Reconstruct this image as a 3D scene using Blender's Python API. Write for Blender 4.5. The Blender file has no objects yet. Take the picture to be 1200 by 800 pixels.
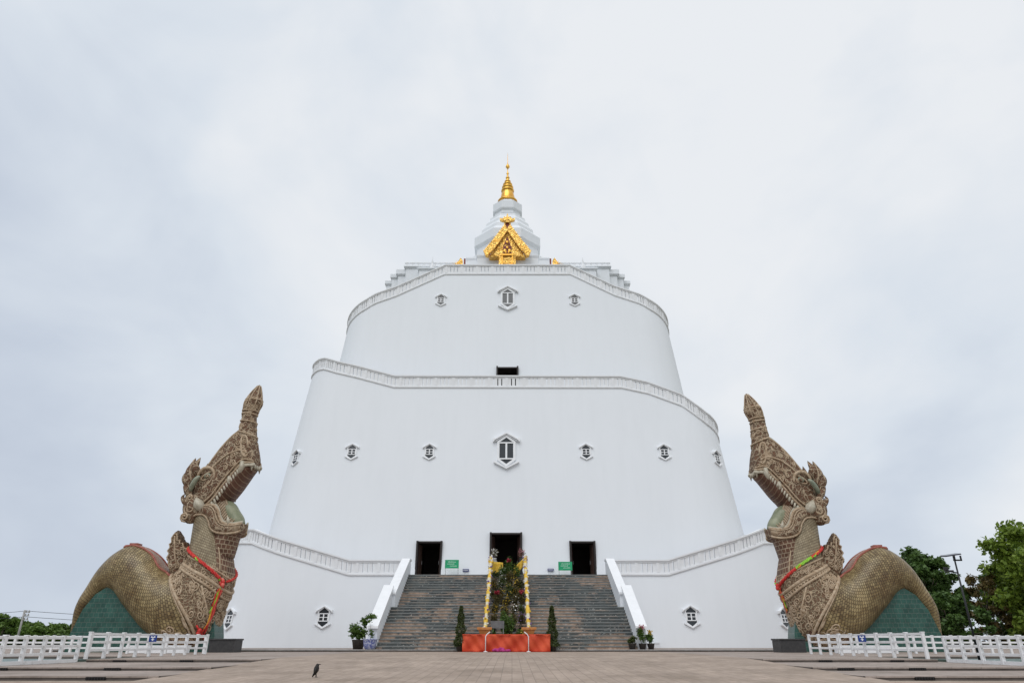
import bpy, math, random
import numpy as np
from mathutils import Vector, Matrix
R = math.radians
rng = random.Random(7)
nrg = np.random.default_rng(11)
scene = bpy.context.scene
col = scene.collection

# ------------------------------------------------------------------ helpers
class MB:
    """collects shapes and links them as one mesh object"""
    def __init__(s):
        s.v = []; s.f = []; s.m = []; s.uv = []; s.has_uv = False
    def add(s, vs, fs, mi=0, uvs=None):
        b = len(s.v)
        s.v.extend([tuple(p) for p in vs])
        for k, f in enumerate(fs):
            s.f.append(tuple(b + i for i in f)); s.m.append(mi[k] if isinstance(mi, (list, tuple)) else mi)
            if uvs is not None:
                s.uv.append(uvs[k]); s.has_uv = True
            else:
                s.uv.append(None)
        return s
    def box(s, x0, x1, y0, y1, z0, z1, mi=0, M=None):
        vs = [(x0,y0,z0),(x1,y0,z0),(x1,y1,z0),(x0,y1,z0),(x0,y0,z1),(x1,y0,z1),(x1,y1,z1),(x0,y1,z1)]
        if M is not None: vs = [M @ Vector(p) for p in vs]
        return s.add(vs, [(0,3,2,1),(4,5,6,7),(0,1,5,4),(1,2,6,5),(2,3,7,6),(3,0,4,7)], mi)
    def prism(s, poly, a0, a1, plane='xz', mi=0, M=None):
        """poly in two axes, extruded along the third (y for xz, z for xy)"""
        n = len(poly)
        if plane == 'xz': mk = lambda p, a: (p[0], a, p[1])
        elif plane == 'xy': mk = lambda p, a: (p[0], p[1], a)
        else: mk = lambda p, a: (a, p[0], p[1])
        vs = [mk(p, a0) for p in poly] + [mk(p, a1) for p in poly]
        if M is not None: vs = [M @ Vector(p) for p in vs]
        fs = [tuple(range(n)), tuple(range(2*n-1, n-1, -1))]
        for i in range(n):
            j = (i+1) % n; fs.append((i, i+n, j+n, j))
        return s.add(vs, fs, mi)
    def tube(s, path, rad, n=8, mi=0, closed=False, cap=True):
        path = [Vector(p) for p in path]; k = len(path)
        if not isinstance(rad, (list, tuple)): rad = [rad]*k
        vs = []; prev = None
        for i in range(k):
            if closed: t = path[(i+1) % k] - path[i-1]
            else: t = path[min(i+1, k-1)] - path[max(i-1, 0)]
            if t.length < 1e-9: t = Vector((0,0,1))
            t.normalize()
            if prev is None:
                a = Vector((0,0,1)) if abs(t.z) < .9 else Vector((1,0,0))
                nx = t.cross(a).normalized()
            else:
                nx = prev - t*prev.dot(t)
                nx = nx.normalized() if nx.length > 1e-6 else t.orthogonal().normalized()
            prev = nx; ny = t.cross(nx)
            for j in range(n):
                a = 2*math.pi*j/n
                vs.append(path[i] + (nx*math.cos(a) + ny*math.sin(a))*rad[i])
        fs = []
        for i in range(k if closed else k-1):
            i2 = (i+1) % k
            for j in range(n):
                j2 = (j+1) % n
                fs.append((i*n+j, i*n+j2, i2*n+j2, i2*n+j))
        if cap and not closed:
            fs.append(tuple(range(n-1, -1, -1))); fs.append(tuple((k-1)*n + j for j in range(n)))
        return s.add(vs, fs, mi)
    def lathe(s, prof, n=24, c=(0,0,0), mi=0, a0=0.0, cap=True):
        vs = []
        for r, z in prof:
            for j in range(n):
                a = a0 + 2*math.pi*j/n
                vs.append((c[0] + r*math.cos(a), c[1] + r*math.sin(a), c[2] + z))
        fs = []
        k = len(prof)
        for i in range(k-1):
            for j in range(n):
                j2 = (j+1) % n
                fs.append((i*n+j, i*n+j2, (i+1)*n+j2, (i+1)*n+j))
        if cap:
            fs.append(tuple(range(n-1, -1, -1))); fs.append(tuple((k-1)*n + j for j in range(n)))
        return s.add(vs, fs, mi)
    def ball(s, c, r, n=10, m=7, mi=0):
        if not isinstance(r, (list, tuple)): r = (r, r, r)
        vs = [(c[0], c[1], c[2]-r[2])]
        for i in range(1, m):
            p = math.pi*i/m
            for j in range(n):
                a = 2*math.pi*j/n
                vs.append((c[0]+r[0]*math.sin(p)*math.cos(a), c[1]+r[1]*math.sin(p)*math.sin(a), c[2]-r[2]*math.cos(p)))
        vs.append((c[0], c[1], c[2]+r[2])); L = len(vs)-1
        fs = [(0, 1+(j+1) % n, 1+j) for j in range(n)]
        for i in range(m-2):
            for j in range(n):
                a = 1+i*n+j; b = 1+i*n+(j+1) % n
                fs.append((a, b, b+n, a+n))
        fs += [(L, 1+(m-2)*n+j, 1+(m-2)*n+(j+1) % n) for j in range(n)]
        return s.add(vs, fs, mi)
    def cone(s, base, tip, r, n=6, mi=0):
        return s.tube([base, (Vector(base)+Vector(tip))/2, tip], [r, r*.62, r*.06], n, mi)
    def build(s, name, mats, parent=None, smooth=False, off=None, bevel=0, autosmooth=None):
        me = bpy.data.meshes.new(name)
        v = s.v
        if off is not None:
            v = [(p[0]-off[0], p[1]-off[1], p[2]-off[2]) for p in v]
        me.from_pydata(v, [], s.f)
        if not isinstance(mats, (list, tuple)): mats = [mats]
        for m in mats: me.materials.append(m)
        me.polygons.foreach_set('material_index', s.m)
        if s.has_uv:
            uvl = me.uv_layers.new(name='UVMap')
            li = 0
            for k, f in enumerate(s.f):
                u = s.uv[k]
                for q in range(len(f)):
                    uvl.data[li].uv = u[q] if u is not None else (0, 0)
                    li += 1
        if smooth: me.polygons.foreach_set('use_smooth', [True]*len(s.f))
        me.update()
        o = bpy.data.objects.new(name, me); col.objects.link(o)
        if parent is not None: o.parent = parent
        if autosmooth is not None:
            me.polygons.foreach_set('use_smooth', [True]*len(s.f))
            try: me.set_sharp_from_angle(angle=R(autosmooth))
            except Exception: pass
        if bevel:
            b = o.modifiers.new('Bevel', 'BEVEL'); b.width = bevel; b.segments = 2; b.limit_method = 'ANGLE'
        return o

def tag(o, label=None, cat=None, group=None, kind=None):
    if label: o['label'] = label
    if cat: o['category'] = cat
    if group: o['group'] = group
    if kind: o['kind'] = kind
    return o
def empty(name, loc=(0,0,0), rz=0, label=None, cat=None, group=None):
    o = bpy.data.objects.new(name, None); col.objects.link(o)
    o.location = loc; o.rotation_euler = (0,0,rz); o.empty_display_size = .3
    return tag(o, label, cat, group)
def copy_tree(o, parent=None):
    kids = [c for c in bpy.data.objects if c.parent == o]
    c = o.copy(); col.objects.link(c)
    if parent is not None: c.parent = parent
    for k in kids: copy_tree(k, c)
    return c

# ------------------------------------------------------------------ materials
def newmat(name, rough=.6, base=(.5,.5,.5), spec=.5, metal=0):
    m = bpy.data.materials.new(name); m.use_nodes = True
    nt = m.node_tree; b = nt.nodes['Principled BSDF']
    b.inputs['Base Color'].default_value = (*base, 1); b.inputs['Roughness'].default_value = rough
    b.inputs['Metallic'].default_value = metal; b.inputs['Specular IOR Level'].default_value = spec
    return m, nt, b
def N(nt, t, **kw):
    n = nt.nodes.new(t)
    for k, v in kw.items():
        if k in n.inputs: n.inputs[k].default_value = v
        else: setattr(n, k, v)
    return n
def ramp(nt, stops, interp='LINEAR'):
    n = nt.nodes.new('ShaderNodeValToRGB'); cr = n.color_ramp; cr.interpolation = interp
    while len(cr.elements) < len(stops): cr.elements.new(.5)
    for e, (p, c) in zip(cr.elements, stops):
        e.position = p; e.color = (*c, 1) if len(c) == 3 else c
    return n
def L(nt, a, b): nt.links.new(a, b)
def mixc(nt, fac, a, b, mode='MIX'):
    n = nt.nodes.new('ShaderNodeMix'); n.data_type = 'RGBA'; n.blend_type = mode
    for s, v in ((0, fac), (6, a), (7, b)):
        if hasattr(v, 'is_output'): nt.links.new(v, n.inputs[s])
        elif s == 0: n.inputs[s].default_value = v
        else: n.inputs[s].default_value = (*v, 1)
    return n.outputs[2]
def coords(nt, which='Object', scale=(1,1,1), rot=(0,0,0)):
    tc = nt.nodes.new('ShaderNodeTexCoord'); mp = nt.nodes.new('ShaderNodeMapping')
    mp.inputs['Scale'].default_value = scale; mp.inputs['Rotation'].default_value = rot
    L(nt, tc.outputs[which], mp.inputs[0]); return mp.outputs[0]
def bump(nt, h, b, strength=.3, dist=.05):
    n = nt.nodes.new('ShaderNodeBump'); n.inputs['Strength'].default_value = strength; n.inputs['Distance'].default_value = dist
    L(nt, h, n.inputs['Height']); L(nt, n.outputs[0], b.inputs['Normal'])

def varied(name, c1, c2, scale=3, rough=.6, bs=.15, detail=6, bd=.03, stretch=(1,1,1), spec=.4, metal=0, lo=.35, hi=.65):
    m, nt, b = newmat(name, rough, c1, spec, metal)
    co = coords(nt, 'Object', stretch)
    n = N(nt, 'ShaderNodeTexNoise', Scale=scale, Detail=detail, Roughness=.6); L(nt, co, n.inputs['Vector'])
    r = ramp(nt, [(lo, c1), (hi, c2)]); L(nt, n.outputs[0], r.inputs[0]); L(nt, r.outputs[0], b.inputs['Base Color'])
    if bs: bump(nt, n.outputs[0], b, bs, bd)
    return m

def mat_plaster():
    m, nt, b = newmat('white_plaster', .62, (.8,.8,.8), .35)
    co = coords(nt)
    n1 = N(nt, 'ShaderNodeTexNoise', Scale=.09, Detail=5, Roughness=.6); L(nt, co, n1.inputs['Vector'])
    c2 = coords(nt, 'Object', (1.1, 1.1, .05))
    n2 = N(nt, 'ShaderNodeTexNoise', Scale=1.0, Detail=7, Roughness=.65); L(nt, c2, n2.inputs['Vector'])
    n3 = N(nt, 'ShaderNodeTexNoise', Scale=9, Detail=8, Roughness=.65); L(nt, co, n3.inputs['Vector'])
    r1 = ramp(nt, [(.3, (.775,.80,.83)), (.7, (.795,.82,.85))]); L(nt, n1.outputs[0], r1.inputs[0])
    r2 = ramp(nt, [(.36, (.90,.905,.905)), (.56, (1,1,1))]); L(nt, n2.outputs[0], r2.inputs[0])
    L(nt, mixc(nt, .16, r1.outputs[0], r2.outputs[0], 'MULTIPLY'), b.inputs['Base Color'])
    bump(nt, n3.outputs[0], b, .08, .02)
    return m
M = {}
M['plaster'] = mat_plaster()
M['trim'] = varied('white_painted_trim', (.79,.80,.815), (.83,.84,.855), 2.0, .55, .06)
M['glass'] = newmat('dark_window_glass', .12, (.03,.036,.042), .5)[0]
M['doorframe'] = varied('dark_bronze_frame', (.016,.012,.011), (.03,.022,.02), 6, .45, .05)
M['interior'] = newmat('shade_dark_interior', .9, (.05,.042,.04), .1)[0]  # shade of the unlit passage put into the base colour
M['doorleaf'] = varied('dark_door_leaf', (.055,.032,.026), (.09,.055,.045), 4, .4, .05)

def mat_gold():
    m, nt, b = newmat('gilded_metal', .34, (.85,.47,.09), .5, .85)
    co = coords(nt)
    v = N(nt, 'ShaderNodeTexVoronoi', Scale=4.5); L(nt, co, v.inputs['Vector'])
    n = N(nt, 'ShaderNodeTexNoise', Scale=2.2, Detail=5); L(nt, co, n.inputs['Vector'])
    r = ramp(nt, [(.3, (.70,.34,.05)), (.65, (.97,.64,.19))]); L(nt, n.outputs[0], r.inputs[0])
    L(nt, r.outputs[0], b.inputs['Base Color']); bump(nt, v.outputs['Distance'], b, .7, .16)
    return m
M['gold'] = mat_gold()
M['goldplain'] = varied('smooth_gilding', (.70,.34,.05), (.88,.52,.11), 1.2, .3, .1, metal=.85)
M['gilt_red'] = varied('red_lacquer', (.16,.018,.012), (.25,.04,.02), 6, .4, .2)

def mat_ornament(name, dark, mid, light, vs=2.6, thick=.1):
    """carved relief: pale raised scroll edges over brown brick-coloured ground"""
    m, nt, b = newmat(name, .72, mid, .3)
    co = coords(nt)
    nz = N(nt, 'ShaderNodeTexNoise', Scale=1.6, Detail=3); L(nt, co, nz.inputs['Vector'])
    ad = nt.nodes.new('ShaderNodeVectorMath'); ad.operation = 'MULTIPLY_ADD'
    L(nt, nz.outputs['Color'], ad.inputs[0]); ad.inputs[1].default_value = (.9,.9,.9); L(nt, co, ad.inputs[2])
    v = N(nt, 'ShaderNodeTexVoronoi', Scale=vs, feature='DISTANCE_TO_EDGE'); L(nt, ad.outputs[0], v.inputs['Vector'])
    v2 = N(nt, 'ShaderNodeTexVoronoi', Scale=vs*2.1, feature='DISTANCE_TO_EDGE'); L(nt, ad.outputs[0], v2.inputs['Vector'])
    r = ramp(nt, [(0, (1,1,1)), (thick*.55, (1,1,1)), (thick, (0,0,0))]); L(nt, v.outputs['Distance'], r.inputs[0])
    r2 = ramp(nt, [(0, (.75,.75,.75)), (thick*.35, (.6,.6,.6)), (thick*.7, (0,0,0))]); L(nt, v2.outputs['Distance'], r2.inputs[0])
    mx = nt.nodes.new('ShaderNodeMath'); mx.operation = 'MAXIMUM'; L(nt, r.outputs[0], mx.inputs[0]); L(nt, r2.outputs[0], mx.inputs[1])
    n = N(nt, 'ShaderNodeTexNoise', Scale=2.5, Detail=7, Roughness=.7); L(nt, co, n.inputs['Vector'])
    rg = ramp(nt, [(.3, dark), (.7, mid)]); L(nt, n.outputs[0], rg.inputs[0])
    n5 = N(nt, 'ShaderNodeTexNoise', Scale=6, Detail=5); L(nt, co, n5.inputs['Vector'])
    rl = ramp(nt, [(.3, tuple(c*.62 for c in light)), (.7, light)]); L(nt, n5.outputs[0], rl.inputs[0])
    L(nt, mixc(nt, mx.outputs[0], rg.outputs[0], rl.outputs[0]), b.inputs['Base Color'])
    bump(nt, mx.outputs[0], b, 1.0, .09)
    return m
M['orn'] = mat_ornament('carved_scroll_relief', (.095,.042,.024), (.215,.108,.06), (.48,.37,.25), 2.3, .1)
M['ornfine'] = mat_ornament('fine_carved_relief', (.135,.068,.038), (.26,.15,.088), (.48,.37,.24), 3.6, .12)

def mat_scale():
    m, nt, b = newmat('glazed_scales', .36, (.3,.22,.1), .5)
    tc = nt.nodes.new('ShaderNodeTexCoord')
    br = N(nt, 'ShaderNodeTexBrick', Scale=1.0); br.offset = .5; br.squash = 1
    L(nt, tc.outputs['UV'], br.inputs['Vector'])
    br.inputs['Color1'].default_value = (.36,.29,.16,1); br.inputs['Color2'].default_value = (.20,.155,.08,1); br.inputs['Mortar'].default_value = (.12,.085,.04,1)
    br.inputs['Mortar Size'].default_value = .026; br.inputs['Mortar Smooth'].default_value = .6
    br.inputs['Brick Width'].default_value = .22; br.inputs['Row Height'].default_value = .20
    co = coords(nt)
    n = N(nt, 'ShaderNodeTexNoise', Scale=.45, Detail=6, Roughness=.65); L(nt, co, n.inputs['Vector'])
    r = ramp(nt, [(.32, (.55,.42,.29)), (.5, (1,.96,.86)), (.70, (1.45,1.38,1.30))]); L(nt, n.outputs[0], r.inputs[0])
    n2 = N(nt, 'ShaderNodeTexNoise', Scale=2.5, Detail=8, Roughness=.7); L(nt, co, n2.inputs['Vector'])
    r2 = ramp(nt, [(.35, (.7,.62,.52)), (.62, (1.1,1.1,1.08))]); L(nt, n2.outputs[0], r2.inputs[0])
    c = mixc(nt, 1, br.outputs['Color'], r.outputs[0], 'MULTIPLY')
    c = mixc(nt, 1, c, r2.outputs[0], 'MULTIPLY')
    L(nt, c, b.inputs['Base Color'])
    sub = nt.nodes.new('ShaderNodeMath'); sub.operation = 'SUBTRACT'; sub.inputs[0].default_value = 1; L(nt, br.outputs['Fac'], sub.inputs[1])
    bump(nt, sub.outputs[0], b, .8, .07)
    return m
M['scale'] = mat_scale()
M['palate'] = None
def mat_brickuv(name, c1, c2, mort, w, h, ms, rough=.6, which='UV', bs=.7, offset=.5, rot=(0,0,0), bd=.06):
    m, nt, b = newmat(name, rough, c1, .4)
    co = coords(nt, which, (1,1,1), rot)
    br = N(nt, 'ShaderNodeTexBrick', Scale=1.0); br.offset = offset
    L(nt, co, br.inputs['Vector'])
    br.inputs['Color1'].default_value = (*c1,1); br.inputs['Color2'].default_value = (*c2,1); br.inputs['Mortar'].default_value = (*mort,1)
    br.inputs['Mortar Size'].default_value = ms; br.inputs['Brick Width'].default_value = w; br.inputs['Row Height'].default_value = h
    br.inputs['Mortar Smooth'].default_value = .3
    o = coords(nt)
    n = N(nt, 'ShaderNodeTexNoise', Scale=1.2, Detail=8, Roughness=.7); L(nt, o, n.inputs['Vector'])
    r = ramp(nt, [(.3, (.6,.58,.55)), (.7, (1.25,1.25,1.25))]); L(nt, n.outputs[0], r.inputs[0])
    L(nt, mixc(nt, 1, br.outputs['Color'], r.outputs[0], 'MULTIPLY'), b.inputs['Base Color'])
    bump(nt, br.outputs['Fac'], b, bs, bd)
    return m, nt, b, br
M['neckscale'] = mat_brickuv('neck_scales', (.40,.335,.22), (.29,.235,.145), (.20,.15,.09), .22, .2, .03, .5)[0]
M['palate'] = mat_brickuv('palate_ridges', (.15,.07,.042), (.10,.045,.028), (.26,.17,.11), 3.0, .34, .04, .6)[0]
M['plates'] = mat_brickuv('belly_plates', (.17,.085,.05), (.10,.046,.028), (.38,.29,.20), .40, .34, .04, .65)[0]
M['saddle'] = mat_brickuv('red_mosaic', (.30,.12,.08), (.26,.14,.10), (.36,.24,.16), .34, .3, .05, .45)[0]
M['tealtile'] = mat_brickuv('teal_tiles', (.020,.078,.062), (.036,.11,.086), (.085,.13,.11), .36, .32, .02, .3, 'UV', .4)[0]
M['tan'] = varied('pale_relief_ridge', (.33,.225,.135), (.52,.41,.29), 5, .7, .2)
M['reddish'] = varied('red_border', (.26,.06,.045), (.36,.13,.09), 4, .55, .2)
M['tooth'] = varied('ivory_enamel', (.36,.32,.24), (.52,.47,.37), 4, .35, .1)
M['tongue'] = varied('pale_green_glaze', (.16,.18,.105), (.30,.305,.20), 1.4, .4, .15)
M['slate'] = varied('grey_green_glaze', (.15,.19,.14), (.34,.34,.25), 2, .4, .15)

def mat_paver(name, c1, c2, mort, w, h, ms, rot=0):
    m, nt, b = newmat(name, .75, c1, .3)
    co = coords(nt, 'Object', (1,1,1), (0,0,rot))
    br = N(nt, 'ShaderNodeTexBrick', Scale=1.0); br.offset = .5; L(nt, co, br.inputs['Vector'])
    br.inputs['Color1'].default_value = (*c1,1); br.inputs['Color2'].default_value = (*c2,1); br.inputs['Mortar'].default_value = (*mort,1)
    br.inputs['Mortar Size'].default_value = ms; br.inputs['Brick Width'].default_value = w; br.inputs['Row Height'].default_value = h
    o = coords(nt)
    n = N(nt, 'ShaderNodeTexNoise', Scale=.35, Detail=9, Roughness=.68); L(nt, o, n.inputs['Vector'])
    r = ramp(nt, [(.3, (.72,.70,.67)), (.5, (1,1,1)), (.72, (1.2,1.19,1.2))]); L(nt, n.outputs[0], r.inputs[0])
    n2 = N(nt, 'ShaderNodeTexNoise', Scale=5, Detail=8, Roughness=.7); L(nt, o, n2.inputs['Vector'])
    r2 = ramp(nt, [(.3, (.75,.74,.72)), (.7, (1.15,1.15,1.15))]); L(nt, n2.outputs[0], r2.inputs[0])
    st = coords(nt, 'Object', (1.6, .22, 1)); n3 = N(nt, 'ShaderNodeTexNoise', Scale=1.0, Detail=6, Roughness=.65); L(nt, st, n3.inputs['Vector'])
    r3 = ramp(nt, [(.3, (.80,.785,.77)), (.7, (1.16,1.15,1.13))]); L(nt, n3.outputs[0], r3.inputs[0])
    c = mixc(nt, 1, br.outputs['Color'], r.outputs[0], 'MULTIPLY'); c = mixc(nt, .8, c, r2.outputs[0], 'MULTIPLY'); c = mixc(nt, .6, c, r3.outputs[0], 'MULTIPLY')
    L(nt, c, b.inputs['Base Color']); bump(nt, n2.outputs[0], b, .2, .02)
    return m
M['paver'] = mat_paver('brown_pavers', (.39,.31,.255), (.33,.262,.21), (.25,.20,.165), .62, .31, .012, R(90))
M['tread'] = mat_paver('buff_pavers', (.36,.30,.265), (.31,.26,.23), (.25,.21,.185), .5, .5, .012)
M['riser'] = varied('dark_riser_tile', (.085,.07,.06), (.14,.12,.105), 1.5, .7, .1)
M['soil'] = varied('bare_soil_grass', (.12,.10,.06), (.10,.14,.05), .12, .95, .3, 8)
M['drain'] = newmat('drain_grille_black', .7, (.012,.011,.01), .2)[0]
M['plinth'] = varied('dark_granite', (.030,.029,.03), (.05,.048,.047), 5, .5, .1)

def mat_steps():
    m, nt, b = newmat('worn_granite_steps', .45, (.1,.1,.1), .45)
    co = coords(nt)
    br = N(nt, 'ShaderNodeTexBrick', Scale=1.0); br.offset = 0
    cb = coords(nt, 'Object', (1,1,1), (R(90),0,0)); L(nt, cb, br.inputs['Vector'])
    br.inputs['Color1'].default_value = (.058,.068,.07,1); br.inputs['Color2'].default_value = (.105,.115,.113,1); br.inputs['Mortar'].default_value = (.05,.05,.05,1)
    br.inputs['Mortar Size'].default_value = .008; br.inputs['Brick Width'].default_value = .6; br.inputs['Row Height'].default_value = 2.
    # worn patches where the tiles have come off: peach mortar, broken along whole tiles
    cq = coords(nt, 'Object', (.20, .28, .28))
    n = N(nt, 'ShaderNodeTexNoise', Scale=1.0, Detail=3, Roughness=.5); L(nt, cq, n.inputs['Vector'])
    cs = coords(nt, 'Object', (1.1, 2.1, 2.1))
    v = N(nt, 'ShaderNodeTexNoise', Scale=1.3, Detail=5, Roughness=.75); L(nt, cs, v.inputs['Vector'])
    ad = nt.nodes.new('ShaderNodeMath'); ad.operation = 'MULTIPLY_ADD'; L(nt, v.outputs[0], ad.inputs[0]); ad.inputs[1].default_value = .55
    n14 = nt.nodes.new('ShaderNodeMath'); n14.operation = 'MULTIPLY'; L(nt, n.outputs[0], n14.inputs[0]); n14.inputs[1].default_value = 1.4; L(nt, n14.outputs[0], ad.inputs[2])
    r = ramp(nt, [(.99, (0,0,0)), (1.07, (.75,.75,.75))])
    mr = nt.nodes.new('ShaderNodeMath'); mr.operation = 'MULTIPLY_ADD'; L(nt, ad.outputs[0], mr.inputs[0]); mr.inputs[1].default_value = 1; mr.inputs[2].default_value = 0
    sc = nt.nodes.new('ShaderNodeMath'); sc.operation = 'MULTIPLY'; L(nt, mr.outputs[0], sc.inputs[0]); sc.inputs[1].default_value = .5
    r = ramp(nt, [(.487, (0,0,0)), (.522, (.9,.9,.9))]); L(nt, sc.outputs[0], r.inputs[0])
    n4 = N(nt, 'ShaderNodeTexNoise', Scale=3, Detail=6); L(nt, co, n4.inputs['Vector'])
    rp = ramp(nt, [(.35, (.28,.19,.13)), (.65, (.50,.35,.26))]); L(nt, n4.outputs[0], rp.inputs[0])
    n5 = N(nt, 'ShaderNodeTexNoise', Scale=.5, Detail=6); L(nt, co, n5.inputs['Vector'])
    r5 = ramp(nt, [(.35, (.7,.7,.68)), (.7, (1.3,1.28,1.22))]); L(nt, n5.outputs[0], r5.inputs[0])
    base = mixc(nt, 1, br.outputs['Color'], r5.outputs[0], 'MULTIPLY')
    c1 = mixc(nt, r.outputs[0], base, rp.outputs[0])
    # small white chips and lime runs
    cw = coords(nt, 'Object', (2.2, 5, 5))
    nw = N(nt, 'ShaderNodeTexNoise', Scale=1.6, Detail=7, Roughness=.75); L(nt, cw, nw.inputs['Vector'])
    rw = ramp(nt, [(.585, (0,0,0)), (.61, (.85,.85,.85))]); L(nt, nw.outputs[0], rw.inputs[0])
    L(nt, mixc(nt, rw.outputs[0], c1, (.46,.44,.41)), b.inputs['Base Color'])
    bump(nt, n4.outputs[0], b, .15, .02)
    return m
M['steps'] = mat_steps()
def mat_nosing():
    m, nt, b = newmat('step_nosing', .45, (.2,.2,.2), .45)
    co = coords(nt, 'Object', (.5, 1.5, 1.5))
    n = N(nt, 'ShaderNodeTexNoise', Scale=1.3, Detail=6, Roughness=.7); L(nt, co, n.inputs['Vector'])
    r = ramp(nt, [(.3, (.11,.125,.125)), (.5, (.19,.20,.195)), (.62, (.26,.22,.185)), (.72, (.40,.36,.32))]); L(nt, n.outputs[0], r.inputs[0])
    L(nt, r.outputs[0], b.inputs['Base Color']); return m
M['nosing'] = mat_nosing()
M['yellow'] = varied('marigold_cloth', (.62,.36,.03), (.75,.52,.08), 5, .8, .3)
M['cream'] = varied('cream_paint', (.55,.47,.30), (.66,.60,.45), 4, .6, .2)
M['white_flower'] = varied('white_petals', (.62,.60,.56), (.74,.72,.68), 6, .7, .2)
M['purple'] = varied('purple_orchid', (.15,.08,.25), (.25,.14,.36), 6, .7, .2)
M['terracotta'] = varied('orange_terracotta', (.46,.17,.05), (.58,.26,.08), 4, .65, .2)
M['redcloth'] = varied('red_orange_cloth', (.50,.052,.022), (.62,.095,.035), 1.2, .75, .3)
M['pinkcloth'] = varied('magenta_cloth', (.34,.018,.14), (.46,.05,.22), 4, .8, .3)
M['green'] = varied('green_sign_board', (.016,.30,.13), (.022,.36,.16), 2, .4, .05)
M['greentext'] = newmat('pale_sign_lettering', .5, (.45,.68,.55), .3)[0]
M['steel'] = varied('dull_steel', (.30,.30,.30), (.42,.42,.42), 6, .4, .05, metal=.6)
M['blue'] = newmat('blue_sign_enamel', .4, (.016,.045,.22), .4)[0]
M['navy'] = newmat('navy_plaque', .4, (.03,.04,.16), .4)[0]
def mat_fence():
    m, nt, b = newmat('white_fence_paint', .5, (.78,.78,.78), .4)
    co = coords(nt); n = N(nt, 'ShaderNodeTexNoise', Scale=2.2, Detail=8, Roughness=.7); L(nt, co, n.inputs['Vector'])
    r = ramp(nt, [(.30, (.50,.48,.44)), (.42, (.74,.74,.74)), (.7, (.82,.82,.825))]); L(nt, n.outputs[0], r.inputs[0]); L(nt, r.outputs[0], b.inputs['Base Color'])
    return m
M['white'] = mat_fence()
M['blackmetal'] = newmat('black_painted_steel', .45, (.015,.015,.017), .4)[0]
M['solar'] = newmat('solar_cells', .2, (.01,.014,.035), .5)[0]
M['concrete'] = varied('grey_concrete', (.30,.29,.28), (.42,.41,.40), 3, .8, .15)
M['greyboard'] = varied('grey_board', (.10,.10,.105), (.17,.17,.17), 2, .5, .05)
M['bluepot'] = varied('blue_white_porcelain', (.10,.13,.36), (.42,.45,.58), 8, .25, .1, lo=.42, hi=.58)
M['blackpot'] = varied('black_plastic_pot', (.02,.018,.016), (.04,.033,.028), 5, .6, .1)
M['bark'] = varied('rough_bark', (.10,.075,.055), (.20,.165,.13), 3, .9, .5, 8, .05, (1,1,.25))
M['palebark'] = varied('pale_bark', (.22,.19,.16), (.34,.30,.26), 3, .9, .4, 8, .05, (1,1,.25))
M['feather'] = varied('black_feathers', (.010,.009,.008), (.022,.02,.018), 12, .6, .2)
def mat_leaf(name, c1, c2, scale=.9, trans=.3):
    m, nt, b = newmat(name, .5, c1, .35)
    co = coords(nt)
    n = N(nt, 'ShaderNodeTexNoise', Scale=scale, Detail=4); L(nt, co, n.inputs['Vector'])
    g = nt.nodes.new('ShaderNodeNewGeometry')
    ad = nt.nodes.new('ShaderNodeMath'); ad.operation = 'MULTIPLY_ADD'; L(nt, g.outputs['Random Per Island'], ad.inputs[0]); ad.inputs[1].default_value = .5
    hf = nt.nodes.new('ShaderNodeMath'); hf.operation = 'MULTIPLY_ADD'; L(nt, n.outputs[0], hf.inputs[0]); hf.inputs[1].default_value = 1.2; hf.inputs[2].default_value = -.33
    L(nt, hf.outputs[0], ad.inputs[2])
    r = ramp(nt, [(.1, c1), (.9, c2)]); L(nt, ad.outputs[0], r.inputs[0]); L(nt, r.outputs[0], b.inputs['Base Color'])
    t = nt.nodes.new('ShaderNodeBsdfTranslucent'); L(nt, r.outputs[0], t.inputs['Color'])
    mx = nt.nodes.new('ShaderNodeMixShader'); mx.inputs[0].default_value = trans
    L(nt, b.outputs[0], mx.inputs[1]); L(nt, t.outputs[0], mx.inputs[2]); L(nt, mx.outputs[0], nt.nodes['Material Output'].inputs[0])
    return m
M['leaf_dark'] = mat_leaf('dark_leaves', (.04,.085,.02), (.11,.19,.045))
M['leaf_bright'] = mat_leaf('bright_leaves', (.09,.16,.018), (.27,.36,.055))
M['leaf_dry'] = mat_leaf('dry_leaves', (.11,.085,.03), (.24,.175,.065))
M['leaf_far'] = mat_leaf('hedge_leaves', (.06,.115,.02), (.16,.25,.05), .5)
M['leaf_pot'] = mat_leaf('pot_leaves', (.03,.075,.012), (.13,.21,.04), 3)
M['leaf_topiary'] = mat_leaf('topiary_leaves', (.04,.062,.018), (.10,.125,.035), 3)
M['leaf_bronze'] = mat_leaf('bronze_leaves', (.045,.038,.016), (.15,.125,.04), 3)
M['fl_red'] = mat_leaf('crimson_petals', (.28,.015,.03), (.45,.05,.08), 3)
M['fl_yellow'] = mat_leaf('yellow_petals', (.50,.30,.02), (.65,.48,.07), 3)
M['fl_pink'] = mat_leaf('pink_petals', (.42,.12,.16), (.58,.30,.32), 3)

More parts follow.
